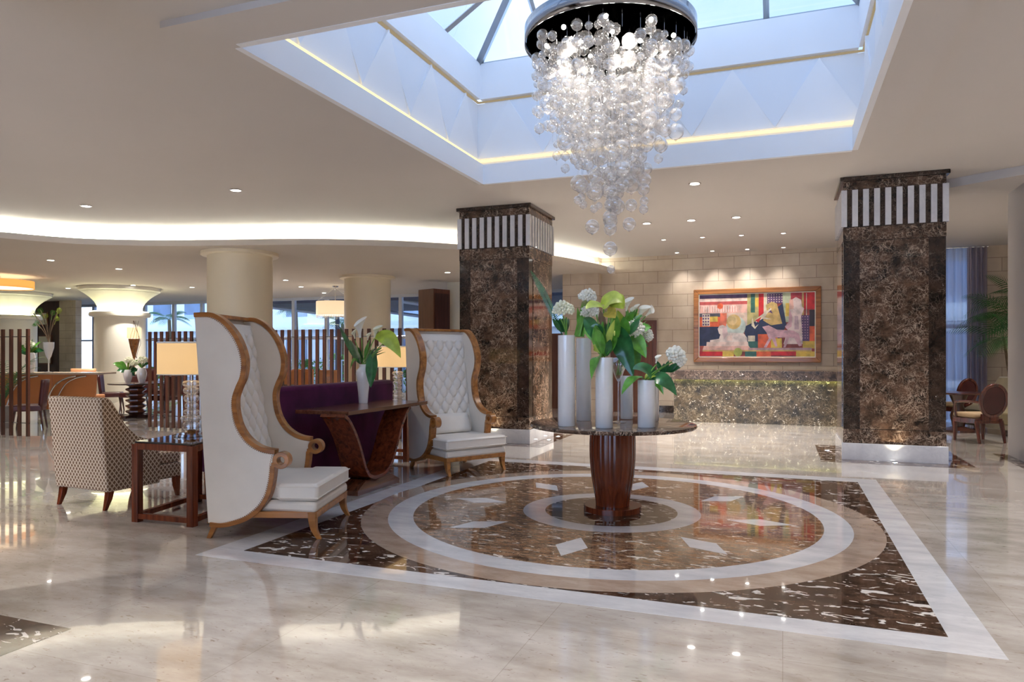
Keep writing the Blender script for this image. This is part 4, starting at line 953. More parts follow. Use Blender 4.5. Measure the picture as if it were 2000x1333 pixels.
for i in range(600):     # strands: deeper toward the centre
    rr = R0*.93*math.sqrt(rnd.random()); a = rnd.random()*2*PI
    x, y = rr*math.cos(a), rr*math.sin(a)
    f = rr/(R0*.93)
    zlow = 4.22-(.62+1.05*(1-f)**.75)*(.55+.45*rnd.random()) if f < .9 else 4.22-.55*rnd.random()
    zlow = max(zlow, 2.60)
    z = 4.24-rnd.random()*.14; cnt = 0
    # keep strands spaced
    if any((x-wx)**2+(y-wy)**2 < .0082 for wx, wy, _ in wires): continue
    while z > zlow:
        r = rnd.choice((.034, .042, .050, .058, .066, .074))
        if f > .85: r = min(r, .050)
        bubs.append((x, y, z, r)); z -= r*2*rnd.uniform(1.05, 1.9)+.01
    wires.append((x, y, zlow))
def B(px, py, r, d=6.56):     # lower strands placed one by one
    X, Y = at_d(px, d); bubs.append((X-CHX, Y-CHY, H_-(py-YH_)/F_*d, r)); wires.append((X-CHX, Y-CHY, H_-(py-YH_)/F_*d))
for px, py, r in [(1130, 358, 16), (1137, 364, 14), (1163, 344, 14), (1162, 374, 18), (1196, 352, 17), (1202, 340, 15), (1233, 362, 16), (1230, 350, 13), (1258, 352, 14), (1257, 370, 12), (1128, 391, 8), (1139, 400, 8), (1160, 408, 8), (1170, 402, 7), (1136, 385, 8),
                  (1192, 402, 9), (1206, 411, 8), (1233, 401, 12), (1258, 393, 9), (1257, 409, 9), (1191, 425, 14), (1157, 443, 14), (1192, 447, 13), (1229, 438, 13), (1192, 486, 14), (1193, 526, 8), (1192, 390, 9), (1206, 377, 13), (1187, 372, 14), (1104, 305, 9), (1104, 329, 9), (1286, 310, 9), (1236, 327, 13), (1131, 322, 9), (1140, 322, 9), (1262, 330, 12)]:
    B(px, py, r*6.56/1391.)
bubs.sort(key=lambda q: -q[3])
used = []
for x, y, z, r in bubs:
    if len([1 for q in used if 0]): pass
    used.append((x, y, z, r))
def bubble(mb, x, y, z, r, n=20):
    mb.sphere((x, y, z), r, n, 12); mb.lathe([(r*.10, z-r*1.16), (r*.22, z-r*.98)], 8, x, y)
for q in used[:99]: bubble(mb := MB(), *q); mb.build('glass_bubble', M_bub, ch)
mb = MB()
for q in used[99:]: bubble(mb, *q, n=16)
o = mb.build('glass_bubble_cluster', M_bub, ch); o['kind'] = 'stuff'
mb = MB()
for x, y, z in wires: mb.tube([(x, y, z), (x, y, 4.33)], .0008, 3)
o = mb.build('hanging_wires', M_chrome, ch); o['kind'] = 'stuff'
print('bubbles', len(used))

# ================================================================== PLANT HELPERS
def P3(px, py, d):
    x, y = at_d(px, d); return Vector((x, y, H_-(py-YH_)/F_*d))
def bez(a, b, c, n):
    return [a*(1-t)**2+b*2*t*(1-t)+c*t*t for t in [k/n for k in range(n+1)]]
def leaf(base, tip, width, arch=.0, nrm=(-.35, -.93, .35), heart=False, fold=.18, nu=8, nv=14):
    base, tip = Vector(base), Vector(tip); L = (tip-base).length
    ctrl = (base+tip)/2+Vector((0, 0, arch*L)); C = bez(base, ctrl, tip, nv); N = Vector(nrm).normalized()
    mb = MB(); vs = []
    for j in range(nv+1):
        t = j/nv; tg = (C[min(j+1, nv)]-C[max(j-1, 0)]).normalized(); sd = tg.cross(N)
        sd = sd.normalized() if sd.length > 1e-3 else Vector((1, 0, 0)); nn = sd.cross(tg)
        w = width/2*(math.sin(PI*min(1, t**.62))**.8 if heart else math.sin(PI*t**.85)**.9)
        if heart and t < .12: w = width/2*(.35+t*4)
        for i in range(nu+1):
            u = 2*i/nu-1; back = (-.16*L*(abs(u)**1.4)*max(0, 1-t*3) if heart else 0)
            vs.append(C[j]+sd*(w*u)+nn*(abs(u)*w*fold+.03*w*math.sin(t*16)*abs(u))+tg*back)
    fs = [(j*(nu+1)+i, j*(nu+1)+i+1, (j+1)*(nu+1)+i+1, (j+1)*(nu+1)+i) for j in range(nv) for i in range(nu)]
    mb.add(vs, fs); return mb
def calla(base, head, size, tilt=Vector((.25, -.4, 1))):
    """stem from base to head, flared spathe above head"""
    base, head = Vector(base), Vector(head); ax = ((head-base).normalized()*.6+Vector(tilt).normalized()*.4).normalized()
    s = MB(); s.tube(bez(base, (base+head)/2+Vector((0, 0, .02)), head, 6), [.006]*7, 6)
    sx = ax.orthogonal().normalized(); sy = ax.cross(sx); p = MB()
    def g(u, v):
        a = 2*PI*u; r = size*(.10+.42*v**2.2)*(1+.25*v*math.cos(a)); h = size*(1.25*v+.35*v*v*math.cos(a))
        return head+ax*h+sx*(r*math.cos(a))+sy*(r*math.sin(a))
    p.grid(g, 16, 8); y = MB(); y.tube([head+ax*size*.2, head+ax*size*1.0], [size*.05, size*.04], 6)
    return s, p, y
def blossom(c, r, seed=0, up=Vector((.1, -.3, 1)), n=70):
    rr = random.Random(seed); mb = MB(); c = Vector(c); up = Vector(up).normalized(); sx = up.orthogonal().normalized(); sy = up.cross(sx)
    for k in range(n):
        z = 1-1.25*(k+.5)/n; a = k*2.39996; q = math.sqrt(max(0, 1-z*z)); d = (sx*q*math.cos(a)+sy*q*math.sin(a)+up*z*.8).normalized()
        p = c+d*r*rr.uniform(.86, 1.05); s = r*.17; o = d.orthogonal().normalized(); o2 = d.cross(o)
        base = c+d*r*.35; vs = [base]; m = 6
        for j in range(m):
            b = 2*PI*j/m+rr.random(); vs.append(p+(o*math.cos(b)+o2*math.sin(b))*s)
        for j in range(m):
            b = 2*PI*(j+.5)/m; vs.append(p+d*s*.5+(o*math.cos(b)+o2*math.sin(b))*s*.45)
        vs.append(p+d*s*.2)
        fs = [(0, 1+(j+1) % m, 1+j) for j in range(m)]+[(1+j, 1+(j+1) % m, 7+j) for j in range(m)]+[(1+(j+1) % m, 7+(j+1) % m, 7+j) for j in range(m)]+[(7+j, 7+(j+1) % m, 13) for j in range(m)]
        mb.add(vs, fs)
    return mb
def frond(base, tip, width, n=26, arch=.25, nrm=(0, -1, .2), droop=.25, bw=.05):
    base, tip = Vector(base), Vector(tip); L = (tip-base).length; C = bez(base, (base+tip)/2+Vector((0, 0, arch*L)), tip, n)
    mb = MB(); mb.tube(C, [.006*(1-.8*k/n)*max(1, L) for k in range(n+1)], 5); N = Vector(nrm).normalized()
    for j in range(3, n+1):
        tg = (C[min(j+1, n)]-C[j-1]).normalized(); sd = tg.cross(N).normalized(); t = j/n
        w = width*math.sin(PI*min(1, .12+t*.86))**.7
        for sg in (-1, 1):
            e = C[j]+sd*sg*w+tg*w*.75+Vector((0, 0, -droop*w)); m = (C[j]+e)/2+Vector((0, 0, .04*w)); b = tg*(bw*w+.0015)
            mb.add([C[j]-b, C[j]+b, m+b*1.3, e, m-b*1.3], [(0, 1, 2, 4), (4, 2, 3)])
    return mb
def arrangement(loc, label, items, name='flower_arrangement', cat='flowers'):
    a = empty(name, loc, 0, label, cat); off = Vector(loc); prev = None
    for nm, mb, mat in items:
        mb.v = [(v[0]-off.x, v[1]-off.y, v[2]-off.z) for v in mb.v]
        o = mb.build(nm, mat, prev if nm == 'spadix' and prev else a, smooth=60, recalc=nm not in ('leaf', 'frond', 'calla_flower'))
        if nm == 'calla_flower': prev = o
    return a
def stems(base, heads, m=M_stem, r=.006):
    return [('stem', MB().tube(bez(Vector(base)+Vector((random.uniform(-.02, .02), random.uniform(-.02, .02), 0)), (Vector(base)+Vector(h))/2+Vector((0, 0, .03)), Vector(h), 6), r, 6), m) for h in heads]

# ================================================================== VASES ON THE ROUND TABLE
def cyl_vase(px, d, r, h, lab):
    x, y = at_d(px, d); v = empty('vase', (x, y, .811), 0, lab, 'vase', 'white cylinder vases on the round table')
    MB().lathe([(r-.004, 0), (r, .006), (r, h), (r-.007, h), (r-.007, h-.35*min(h, .4)), (0, h-.35*min(h, .4))], 48).build('body', M_cer, v, smooth=40)
    return (x, y, .811+h)
v1 = cyl_vase(1106.5, 6.29, .076, .80, 'tallest white cylinder vase, leftmost on the round table')
v2 = cyl_vase(1140, 6.80, .072, .785, 'tall white cylinder vase, second from left and slightly behind')
v3 = cyl_vase(1180, 6.16, .076, .605, 'medium white cylinder vase at the front middle of the round table')
v4 = cyl_vase(1224, 6.98, .062, .42, 'white cylinder vase at the back of the round table behind the glass stem')
v5 = cyl_vase(1263, 6.18, .078, .41, 'shortest white cylinder vase at the front right of the round table')
v6 = cyl_vase(1274, 6.75, .062, .38, 'white cylinder vase mostly hidden behind the short front right one')
x, y = at_d(1208, 6.62); gv = empty('glass_vase', (x, y, .811), 0, 'tall clear glass vase with thin stem among the white vases', 'vase')
MB().lathe([(.07, 0), (.07, .006), (.014, .014), (.010, .05), (.010, .38)], 32).build('stem', M_clear, gv)
MB().shell([(.010, .38), (.03, .42), (.06, .50), (.085, .60)], 40).build('bowl', M_cer2 if 'M_cer2' in globals() else M_clear, gv, solid=.003)
d1, d2, d3, d4, d5 = 6.29, 6.8, 6.16, 6.62, 6.18
rnd4 = random.Random(4)
A1 = stems(v1, [P3(1100, 618, d1), P3(1094, 622, d1), P3(1106, 620, d1)])+[('blossom_head', blossom(P3(1100, 607, d1), .090, 1), M_petal)]
A1 += [('leaf', leaf(P3(1100+k, 650, d1), P3(1088+k*3.2, 622, d1+.02*k), .05, .1), M_leaf) for k in range(-3, 8, 2)]
A1 += [('frond', frond(P3(1098, 655, d1), P3(1037, 530, d1+.1), .040, 44, .12, bw=.09), M_leaf)]
arrangement((v1[0], v1[1], v1[2]), 'round white blossom head and long dark fern frond in the tallest left vase', A1)
A2 = []
for k in range(12):
    b = P3(1122+k*1.6, 658, d2-.03*k % .2); A2.append(('stem', MB().tube(bez(b, P3(1130+k*1.5, 625, d2), P3(1137+k*2, 590-k, d2), 6), [.007]*4+[.006, .004, .002], 5), M_leaf2))
A2 += [('blossom_head', blossom(P3(1147, 582, d2), .085, 2, (.2, -.2, 1)), M_petal2), ('blossom_head', blossom(P3(1152, 613, d2), .088, 3), M_petal2)]
A2 += [('leaf', leaf(P3(1140, 622, d2-.3), P3(1180, 690, d2-.5), .13, .25), M_leaf), ('leaf', leaf(P3(1140, 640, d2-.1), P3(1176, 682, d2-.4), .11, .2), M_leaf2), ('leaf', leaf(P3(1134, 655, d2), P3(1128, 600, d2), .05, .05), M_leaf2)]
arrangement(v2, 'white blossoms with a bundle of green stalks leaning right in the second tall vase', A2)
A3 = stems(v3, [P3(1179, 600, d3), P3(1165, 615, d3), P3(1200, 605, d3), P3(1190, 615, d3)], M_stem)
A3 += [('leaf', leaf(P3(1180, 604, d3), P3(1144, 604, d3-.1), .17, .30, (0, -.6, .8), True), M_leaf3), ('leaf', leaf(P3(1180, 596, d3), P3(1216, 592, d3-.1), .20, .45, (0, -.7, .7), True), M_leaf3),
       ('leaf', leaf(P3(1196, 585, d3), P3(1218, 604, d3-.05), .16, .2, (0, -.8, .6), True), M_leaf3), ('leaf', leaf(P3(1186, 608, d3), P3(1202, 622, d3-.1), .12, .1, (0, -.9, .4), True), M_petaly),
       ('leaf', leaf(P3(1172, 697, d3), P3(1155, 742, d3-.1), .12, .55, (-.5, -.8, .2)), M_leaf2), ('leaf', leaf(P3(1176, 697, d3), P3(1163, 634, d3-.05), .13, .1), M_leaf2), ('leaf', leaf(P3(1182, 697, d3), P3(1196, 640, d3), .12, .1), M_leaf2),
       ('leaf', leaf(P3(1178, 697, d3), P3(1180, 620, d3+.05), .10, .05), M_leaf), ('leaf', leaf(P3(1186, 695, d3), P3(1206, 655, d3), .10, .2), M_leaf2), ('leaf', leaf(P3(1174, 660, d3), P3(1152, 640, d3), .13, .3), M_leaf),
       ('leaf', leaf(P3(1172, 690, d3), P3(1158, 676, d3), .07, .4), M_leaf3), ('leaf', leaf(P3(1180, 640, d3), P3(1172, 607, d3), .07, .05), M_twig)]
for k in range(12):
    A3.append(('leaf', leaf(P3(1180+rnd4.uniform(-6, 6), 697, d3), P3(1180+rnd4.uniform(-26, 26), 620+rnd4.random()*45, d3+rnd4.uniform(-.1, .15)), rnd4.uniform(.05, .10), rnd4.uniform(0, .2), (rnd4.uniform(-.6, .6), -.8, .3)), (M_leaf2, M_leaf3, M_leaf2, M_leaf)[k % 4]))
arrangement(v3, 'lime and green heart-shaped leaves standing in the middle front vase', A3)
A4 = stems((x, y, 1.25), [P3(1225, 625, d4), P3(1240, 655, d4), P3(1210, 630, d4), P3(1262, 660, d4)])
A4 += [('leaf', leaf(P3(1205, 650, d4-.3), P3(1237, 738, d4-.35), .20, .15, (-.3, -.9, .3), True), M_leaf), ('leaf', leaf(P3(1228, 668, d4-.1), P3(1247, 718, d4-.15), .17, .1, (.1, -.9, .3), True), M_leaf2),
       ('leaf', leaf(P3(1196, 668, d4-.25), P3(1188, 630, d4-.2), .12, .1), M_leaf), ('leaf', leaf(P3(1215, 665, d4-.2), P3(1222, 628, d4), .12, .1), M_leaf), ('leaf', leaf(P3(1238, 640, d4), P3(1268, 662, d4), .14, .35, (0, -.8, .6), True), M_leaf3),
       ('leaf', leaf(P3(1222, 660, d4), P3(1205, 620, d4), .09, .1), M_leaf2), ('leaf', leaf(P3(1245, 665, d4), P3(1266, 678, d4), .05, .1), M_leaf), ('leaf', leaf(P3(1220, 650, d4), P3(1236, 615, d4), .06, .1), M_leaf2), ('leaf', leaf(P3(1212, 690, d4), P3(1240, 672, d4), .09, .3), M_leaf)]
for k in range(28):
    px_, py_ = 1186+rnd4.random()*78, 604+rnd4.random()*60; A4.append(('leaf', leaf(P3(1216+rnd4.uniform(-8, 8), 668, d4), P3(px_, py_, d4-.2+.3*rnd4.random()), rnd4.uniform(.05, .12), rnd4.uniform(.05, .3), (rnd4.uniform(-.5, .5), -.8, .4)), (M_leaf, M_leaf2, M_leaf2, M_leaf3)[k % 4]))
A4 += [('leaf', leaf(P3(1222, 640, d4), P3(1246, 604, d4), .10, .15), M_leaf2), ('leaf', leaf(P3(1232, 660, d4-.15), P3(1262, 700, d4-.2), .15, .3, (.2, -.9, .3), True), M_leaf2), ('leaf', leaf(P3(1216, 655, d4-.1), P3(1206, 606, d4-.1), .12, .1), M_leaf3), ('leaf', leaf(P3(1238, 655, d4-.1), P3(1272, 640, d4-.1), .11, .3), M_leaf2),
       ('leaf', leaf(P3(1208, 660, d4-.35), P3(1196, 610, d4-.3), .10, .1), M_leaf2), ('leaf', leaf(P3(1224, 662, d4-.3), P3(1218, 618, d4-.3), .11, .1), M_leaf2), ('leaf', leaf(P3(1230, 655, d4-.25), P3(1250, 622, d4-.25), .08, .1), M_leaf)]
A4 += [('blossom_head', blossom(P3(1238, 645, d4-.1), .095, 5, (.3, -.5, .8)), M_petal2), ('blossom_head', blossom(P3(1262, 655, d4), .065, 6, (.6, -.4, .5)), M_petal2)]
A4 += [('blossom_head', blossom(P3(1212, 648, d4), .045, 7), M_petal2)]
for (hx, hy, sz, tl) in ((1246, 622, .095, (.5, -.3, .6)), (1261, 618, .07, (.9, -.2, .4)), (1223, 608, .085, (.5, -.3, .8)), (1233, 618, .06, (.3, -.5, .7)), (1240, 610, .05, (.2, -.4, .9))):
    s_, p_, y_ = calla(P3(1225, 668, d4), P3(hx, hy, d4), sz, Vector(tl)); A4 += [('stem', s_, M_stem), ('calla_flower', p_, M_petal2), ('spadix', y_, M_petaly)]
for k in range(9): A4.append(('leaf', leaf(P3(1230, 665, d4), P3(1228+k*5, 612+abs(k-4)*5, d4+.03*k), .028, .08), M_leaf2 if k % 2 else M_leaf))
arrangement((x, y, 1.25), 'large dark leaves, white callas and blossoms in the clear glass vase', A4)
A5 = stems(v5, [P3(1318, 705, d5), P3(1300, 715, d5), P3(1283, 712, d5)])
A5 += [('blossom_head', blossom(P3(1319, 698, d5), .092, 8, (.7, -.3, .7)), M_petal2), ('calla_flower', calla(P3(1268, 742, d5), P3(1281, 710, d5), .05, Vector((0, -.2, 1)))[1], M_petal2)]
A5 += [('leaf', leaf(P3(1276, 735, d5), P3(1236, 722, d5-.1), .17, .25, (-.1, -.75, .65), True), M_leaf), ('leaf', leaf(P3(1258, 742, d5), P3(1214, 772, d5-.15), .13, .45, (-.5, -.8, .4)), M_leaf2),
       ('leaf', leaf(P3(1268, 742, d5), P3(1322, 774, d5-.1), .13, .5, (.2, -.8, .5)), M_leaf), ('leaf', leaf(P3(1266, 742, d5), P3(1296, 772, d5-.05), .08, .6, (.1, -.8, .5)), M_leaf2), ('leaf', leaf(P3(1260, 742, d5), P3(1285, 735, d5), .10, .4, (0, -.5, .8)), M_leaf3)]
for k in range(12): A5.append(('leaf', leaf(P3(1292+k*1.5, 728, d5+.02), P3(1283+k*4.6, 705+((k*7) % 5)*5, d5+.02*(k % 4)), .045, .1), M_leaf))
arrangement(v5, 'white blossom head and drooping green leaves in the short front right vase', A5)

# ================================================================== CONSOLE VASE
dv = 8.25; X, Y = at_d(709.5, dv); zt = .876
cvz = empty('vase', (X, Y, zt), 0, 'white tapered ceramic vase on the console table', 'vase')
MB().lathe([(.050, 0), (.052, .01), (.060, .12), (.080, .30), (.086, .345), (.080, .375), (.052, .405), (.046, .42), (.052, .45), (.046, .45), (.04, .42), (0, .40)], 40).build('body', M_cer, cvz)
b0 = Vector((X, Y, zt+.43)); AC = stems(b0, [P3(706, 660, dv), P3(693, 665, dv), P3(731, 662, dv), P3(722, 665, dv), P3(745, 680, dv), P3(748, 672, dv)], M_stem)
AC += [('leaf', leaf(P3(702, 712, dv), P3(662, 636, dv), .085, .02), M_leaf), ('leaf', leaf(P3(704, 712, dv), P3(684, 664, dv-.1), .14, .1), M_leaf), ('leaf', leaf(P3(732, 662, dv), P3(783, 700, dv-.1), .20, .55, (.2, -.75, .6)), M_leaf3),
       ('leaf', leaf(P3(728, 700, dv-.1), P3(724, 758, dv-.15), .15, .05, (.1, -1, .1), True), M_leaf), ('leaf', leaf(P3(700, 705, dv), P3(684, 722, dv), .06, .9), M_leaf2), ('leaf', leaf(P3(712, 705, dv), P3(720, 668, dv), .07, .1), M_leaf2), ('leaf', leaf(P3(708, 712, dv), P3(700, 678, dv), .07, .1), M_leaf)]
for k in range(9): AC.append(('leaf', leaf(P3(712, 708, dv), P3(722+k*4, 670+k*5 % 22, dv+.02*k), .035, .1), M_leaf if k % 2 else M_leaf2))
for (hx, hy, sz, m) in ((703, 660, .15, M_petal2), (693, 662, .07, M_petal), (731, 660, .10, M_petal), (718, 665, .06, M_petal)):
    s_, p_, y_ = calla(b0, P3(hx, hy, dv), sz); AC += [('calla_flower', p_, m), ('spadix', y_, M_petaly)]
arrangement(tuple(b0), 'white callas and broad green leaves in the console table vase', AC)

# ================================================================== FAR LEFT LOUNGE
d = 15.2; X, Y = at_d(120, d)
dk = empty('lobby_desk', (X, Y, 0), TH_, 'long desk with tan leather front and pale top beyond the left slatted screen', 'desk')
MB().box(-1.2, .98, -.35, .35, 1.01, 1.05).build('desk_top', M_tile, dk, bevel=.004)
MB().box(-1.2, -.02, -.30, -.26, .28, 1.01).build('front_panel', M_orange, dk, bevel=.004)
MB().prism_y([(0, .28), (.82, .30), (.90, .6), (.92, 1.01), (0, 1.01)], -.30, -.26).build('front_panel', M_orange, dk, bevel=.004)
for x0 in (.15, -.85):
    MB().tube([(x0+q_, -.42, z_) for q_, z_ in catmull([(.42, .98), (.20, .93), (-.02, .78), (-.22, .40), (-.30, .02)], 5)], .018, 8).build('leg', M_chrome, dk)
    MB().tube([(x0+q_, -.36, z_) for q_, z_ in catmull([(.60, .98), (.36, .93), (.14, .78), (-.05, .40), (-.10, .02)], 5)], .018, 8).build('leg', M_chrome, dk)
def simple_chair(loc, rz, mat, lab, group, legm=None, zt=1.0):
    c = empty('upholstered_chair', loc, rz, lab, 'chair', group)
    MB().prism([(-.24, -.24), (.24, -.24), (.26, .24), (-.26, .24)], .36, .48).build('seat', mat, c, bevel=.025, smooth=60)
    MB().grid(lambda u, v: ((u-.5)*(.48+.06*v), -.24-.05*v-.04*(2*u-1)**2*-1, .44+(zt-.44)*v), 10, 6).build('backrest', mat, c, solid=.06, smooth=60)
    for sx in (-1, 1):
        for sy in (-1, 1): MB().tube([(sx*.20, sy*.20, .37), (sx*.22, sy*.25, 0)], [.022, .015], 8).build('leg', legm or M_dkw, c)
    return c
X, Y = at_d(174, 16.8); simple_chair((X, Y, 0), TH_+.1, M_orange2, 'peach leather chair showing just above the desk top', 'peach chairs', zt=1.10)
X, Y = at_d(218, 17.9); simple_chair((X, Y, 0), TH_-1.2, M_bord, 'burgundy chair left of the round pedestal table', 'burgundy chairs', zt=.92)
X, Y = at_d(322, 16.6); simple_chair((X, Y, 0), TH_+1.3, M_bord, 'burgundy chair right of the round pedestal table, behind the slats', 'burgundy chairs', zt=.92)
X, Y = at_d(262, 17.75); simple_chair((X, Y, 0), TH_+3.1, M_bord, 'burgundy chair behind the round pedestal table', 'burgundy chairs', zt=.92)
X, Y = at_d(58, 13.6); simple_chair((X, Y, 0), TH_+2.0, M_bord, 'burgundy chair behind the left slatted screen', 'burgundy chairs', zt=.95)
d = 16.3; X, Y = at_d(266, d)
rt = empty('pedestal_table', (X, Y, 0), .2, 'dark round lounge table with stacked faceted pedestal and flowers', 'table')
MB().lathe([(.56, .745), (.58, .755), (.58, .775), (0, .78)], 48).build('table_top', M_dkw, rt)
pp = [(.13, .06)]
for k in range(5): pp += [(.22, .12+k*.125), (.22, .15+k*.125), (.13, .185+k*.125)]
pp += [(.24, .745)]
MB().lathe(pp, 8).build('pedestal', M_dkw2, rt, smooth=0)
MB().box(-.45, .45, -.07, .07, 0, .06).box(-.07, .07, -.45, .45, .001, .061).build('cross_foot', M_dkw, rt, smooth=0, bevel=.005)
def small_vase(px, d, z, r, h, lab):
    X, Y = at_d(px, d); v = MB().lathe([(r*.55, 0), (r*.8, h*.3), (r, h*.65), (r*.8, h*.9), (r*.65, h), (r*.5, h), (0, h*.9)], 28).build('vase', M_cer, smooth=40); v.location = (X, Y, z); tag(v, lab, 'vase'); return (X, Y, z+h)
a = small_vase(250, 16.3, .781, .10, .30, 'small white vase on the round pedestal table, nearer the desk'); b = small_vase(277, 16.2, .781, .11, .34, 'taller white vase on the round pedestal table by the screen')
A = [('leaf', leaf(P3(250, 727, d), P3(250+dx, 727-dy, d), .14, .3), m) for dx, dy, m in ((-30, 16, M_leaf2), (-16, 20, M_leaf2), (12, 12, M_leaf), (20, 2, M_leaf), (4, 24, M_leaf3), (14, -8, M_leaf), (-22, 2, M_leaf))]+[('blossom_head', blossom(P3(252, 706, d), .10, 12), M_petal), ('blossom_head', blossom(P3(262, 712, d), .09, 13), M_petal)]
arrangement(a, 'lime and green leaves with cream flowers on the round pedestal table', A)
A = [('leaf', leaf(P3(277, 720, d), P3(277+dx, 720-dy, d), .10, .3), m) for dx, dy, m in ((-12, 16, M_leaf2), (10, 20, M_leaf2), (16, 10, M_leaf), (-4, 24, M_leaf3))]+[('blossom_head', blossom(P3(279, 706, d), .11, 14), M_petal)]
arrangement(b, 'green and cream flowers in the taller vase by the slatted screen', A)
# trumpet lamp
X, Y = at_d(262, 19.0); fl = empty('floor_lamp', (X, Y, 0), 0, 'floor lamp with small cream shade in front of the flared column', 'lamp')
MB().lathe([(.16, 0), (.16, .02), (.03, .05), (.02, 1.3), (.10, 1.62), (.14, 1.84)], 24).build('stand', M_gold, fl); MB().shell([(.17, 1.86), (.17, 2.14)], 32).build('lamp_shade', M_shade_w, fl); MB().sphere((0, 0, 2.0), .05).build('light_bulb', M_bulb2, fl)
tw = []
for k in range(5):
    q0 = P3(258+k*3.2, 700, 16.2); tw.append(('twig', MB().tube(catmull([tuple(q0+Vector((.07*math.sin(k+j*1.7), .02*math.cos(j*2+k), j*.17))) for j in range(6)], 3), .004, 5), M_twig))
arrangement(tuple(P3(264, 708, 16.2)), 'bare curly twigs rising from the flowers on the pedestal table', tw, 'curly_twigs', 'twigs')
# tall trumpet vase on desk
d = 15.1; X, Y = at_d(95, d); tv = empty('trumpet_vase', (X, Y, 1.051), 0, 'tall white goblet vase with twigs on the lobby desk', 'vase')
MB().lathe([(.08, 0), (.08, .008), (.014, .02), (.014, .26), (.05, .34), (.10, .52), (.105, .64), (.095, .64), (.04, .36), (0, .34)], 32).build('body', M_cer, tv)
A = []
for k, (dx, dy) in enumerate(((-30, 60), (-16, 66), (-6, 55), (8, 62), (16, 50), (-24, 40), (20, 66))):
    A.append(('twig', MB().tube(bez(P3(95, 672, d), P3(95+dx*.2, 672-dy*.6, d), P3(95+dx, 672-dy, d), 7), .008, 5), M_twig)); A.append(('frond', frond(P3(95+dx*.7, 672-dy*.75, d), P3(95+dx*1.15, 672-dy*1.05, d), .10, 8, .2), M_leaf2 if k % 2 else M_leaf3))
arrangement(tuple(P3(95, 668, d)), 'sprawling leafy twigs in the goblet vase on the desk', A)
a = small_vase(60, 15.0, 1.051, .10, .42, 'white vase on the lobby desk behind the left screen posts')
A = [('leaf', leaf(P3(60, 690, d), P3(60+dx, 690-dy, d), .14, .2, heart=True), m) for dx, dy, m in ((-22, 14, M_leaf2), (20, 22, M_leaf2), (14, 10, M_leaf3), (-10, 24, M_leaf3), (26, 4, M_leaf), (-26, 0, M_leaf), (4, 28, M_leaf2))]+[('blossom_head', blossom(P3(58, 676, d), .10, 15), M_petal)]
arrangement(a, 'green leafy flowers on the lobby desk behind the left screen posts', A)
# potted palm behind left screen
X, Y = at_d(2, 14.0); pt = empty('potted_palm', (X, Y, 0), 0, 'dark green potted palm behind the left slatted screen', 'plant')
MB().lathe([(.16, 0), (.22, .42), (.20, .42), (0, .38)], 24).build('pot', M_pot, pt)
for k in range(22):
    a = k*2.4; L = .75+.25*(k % 3)/2; frm = (0, 0, .40); tp = (L*.75*math.cos(a), L*.75*math.sin(a), .95+.50*((k*5) % 7)/7)
    frond(frm, tp, .13, 14, .45, (math.cos(a)*.2, math.sin(a)*.2, 1), bw=.025).build('frond', M_palm, pt, smooth=0, recalc=False)
# pictures on the dark wood wall
for x0, x1, z0, z1, lab in ((60, 94, 637, 610, 'pale framed picture high on the dark wood wall'), (76, 102, 712, 655, 'pale panel lower on the dark wood wall')):
    xa, xb = max(at_y(70, 19.4)+.05, at_y(x0, 19.4)), at_y(x1, 19.4); dd = -math.sin(TH_)*(xa+xb)/2*1+19.4*math.cos(TH_)
    za, zb = H_-(z0-YH_)/F_*dd, H_-(z1-YH_)/F_*dd
    p_ = empty('wall_picture', ((xa+xb)/2, 19.4, (za+zb)/2), 0, lab, 'picture'); w_, h_ = (xb-xa)/2, (zb-za)/2
    MB().box(-w_, w_, -.04, -.001, -h_, h_).build('frame', M_dkw2, p_, smooth=0); MB().box(-w_+.05, w_-.05, -.045, -.035, -h_+.05, h_-.05).build('canvas', M_petal2, p_, smooth=0)
# big amber drum pendant at left edge
X, Y = at(0, 552, 3.30); pdn = empty('drum_pendant', (X, Y, ZL), 0, 'large amber ceiling drum lamp cut by the left edge', 'ceiling lamp')
MB().shell([(.75, -.32), (.75, -.12)], 64).build('lamp_shade', translucent('amber_shade', (.75, .35, .12), .5, (1, .40, .10), .2), pdn)
MB().lathe([(.74, -.30), (0, -.30)], 64).build('diffuser', emis('amber_diffuser', (1, .78, .48), .9), pdn); MB().tube([(0, 0, -.12), (0, 0, 0)], .02).build('stem', M_chrome, pdn)
for a in range(3): MB().tube([(0, 0, -.11), (.75*math.cos(a*2.1), .75*math.sin(a*2.1), -.13)], .008).build('arm', M_chrome, pdn)

# ================================================================== RESTAURANT BEHIND THE LONG SCREEN
d = 21.3; X, Y = at_d(655, d); pn = empty('pendant_lamp', (X, Y, ZL), 0, 'cream drum pendant lamp with crystal fringe beside the far round column', 'pendant lamp')
MB().shell([(.56, -.88), (.56, -.47)], 64).build('lamp_shade', M_shade_w, pn); MB().lathe([(.55, -.86), (0, -.86)], 64).build('diffuser', emis('pendant_diffuser', (1, .88, .70), .6), pn)
MB().tube([(0, 0, 0), (0, 0, -.50)], .012).build('stem', M_chrome, pn); MB().lathe([(.09, -.002), (.08, -.03), (0, -.035)], 24).build('canopy', M_chrome, pn)
for a in range(4): MB().tube([(0, 0, -.03), (.55*math.cos(a*PI/2+.6), .55*math.sin(a*PI/2+.6), -.48)], .006, 6).build('suspension_rod', M_chrome, pn)
fr_ = MB()
for k in range(48): a = 2*PI*k/48; fr_.sphere((.54*math.cos(a), .54*math.sin(a), -.90), .022, 6, 4); fr_.sphere((.54*math.cos(a), .54*math.sin(a), -.945), .016, 6, 4)
fr_.build('crystal_fringe', M_beadg, pn)['kind'] = 'stuff'
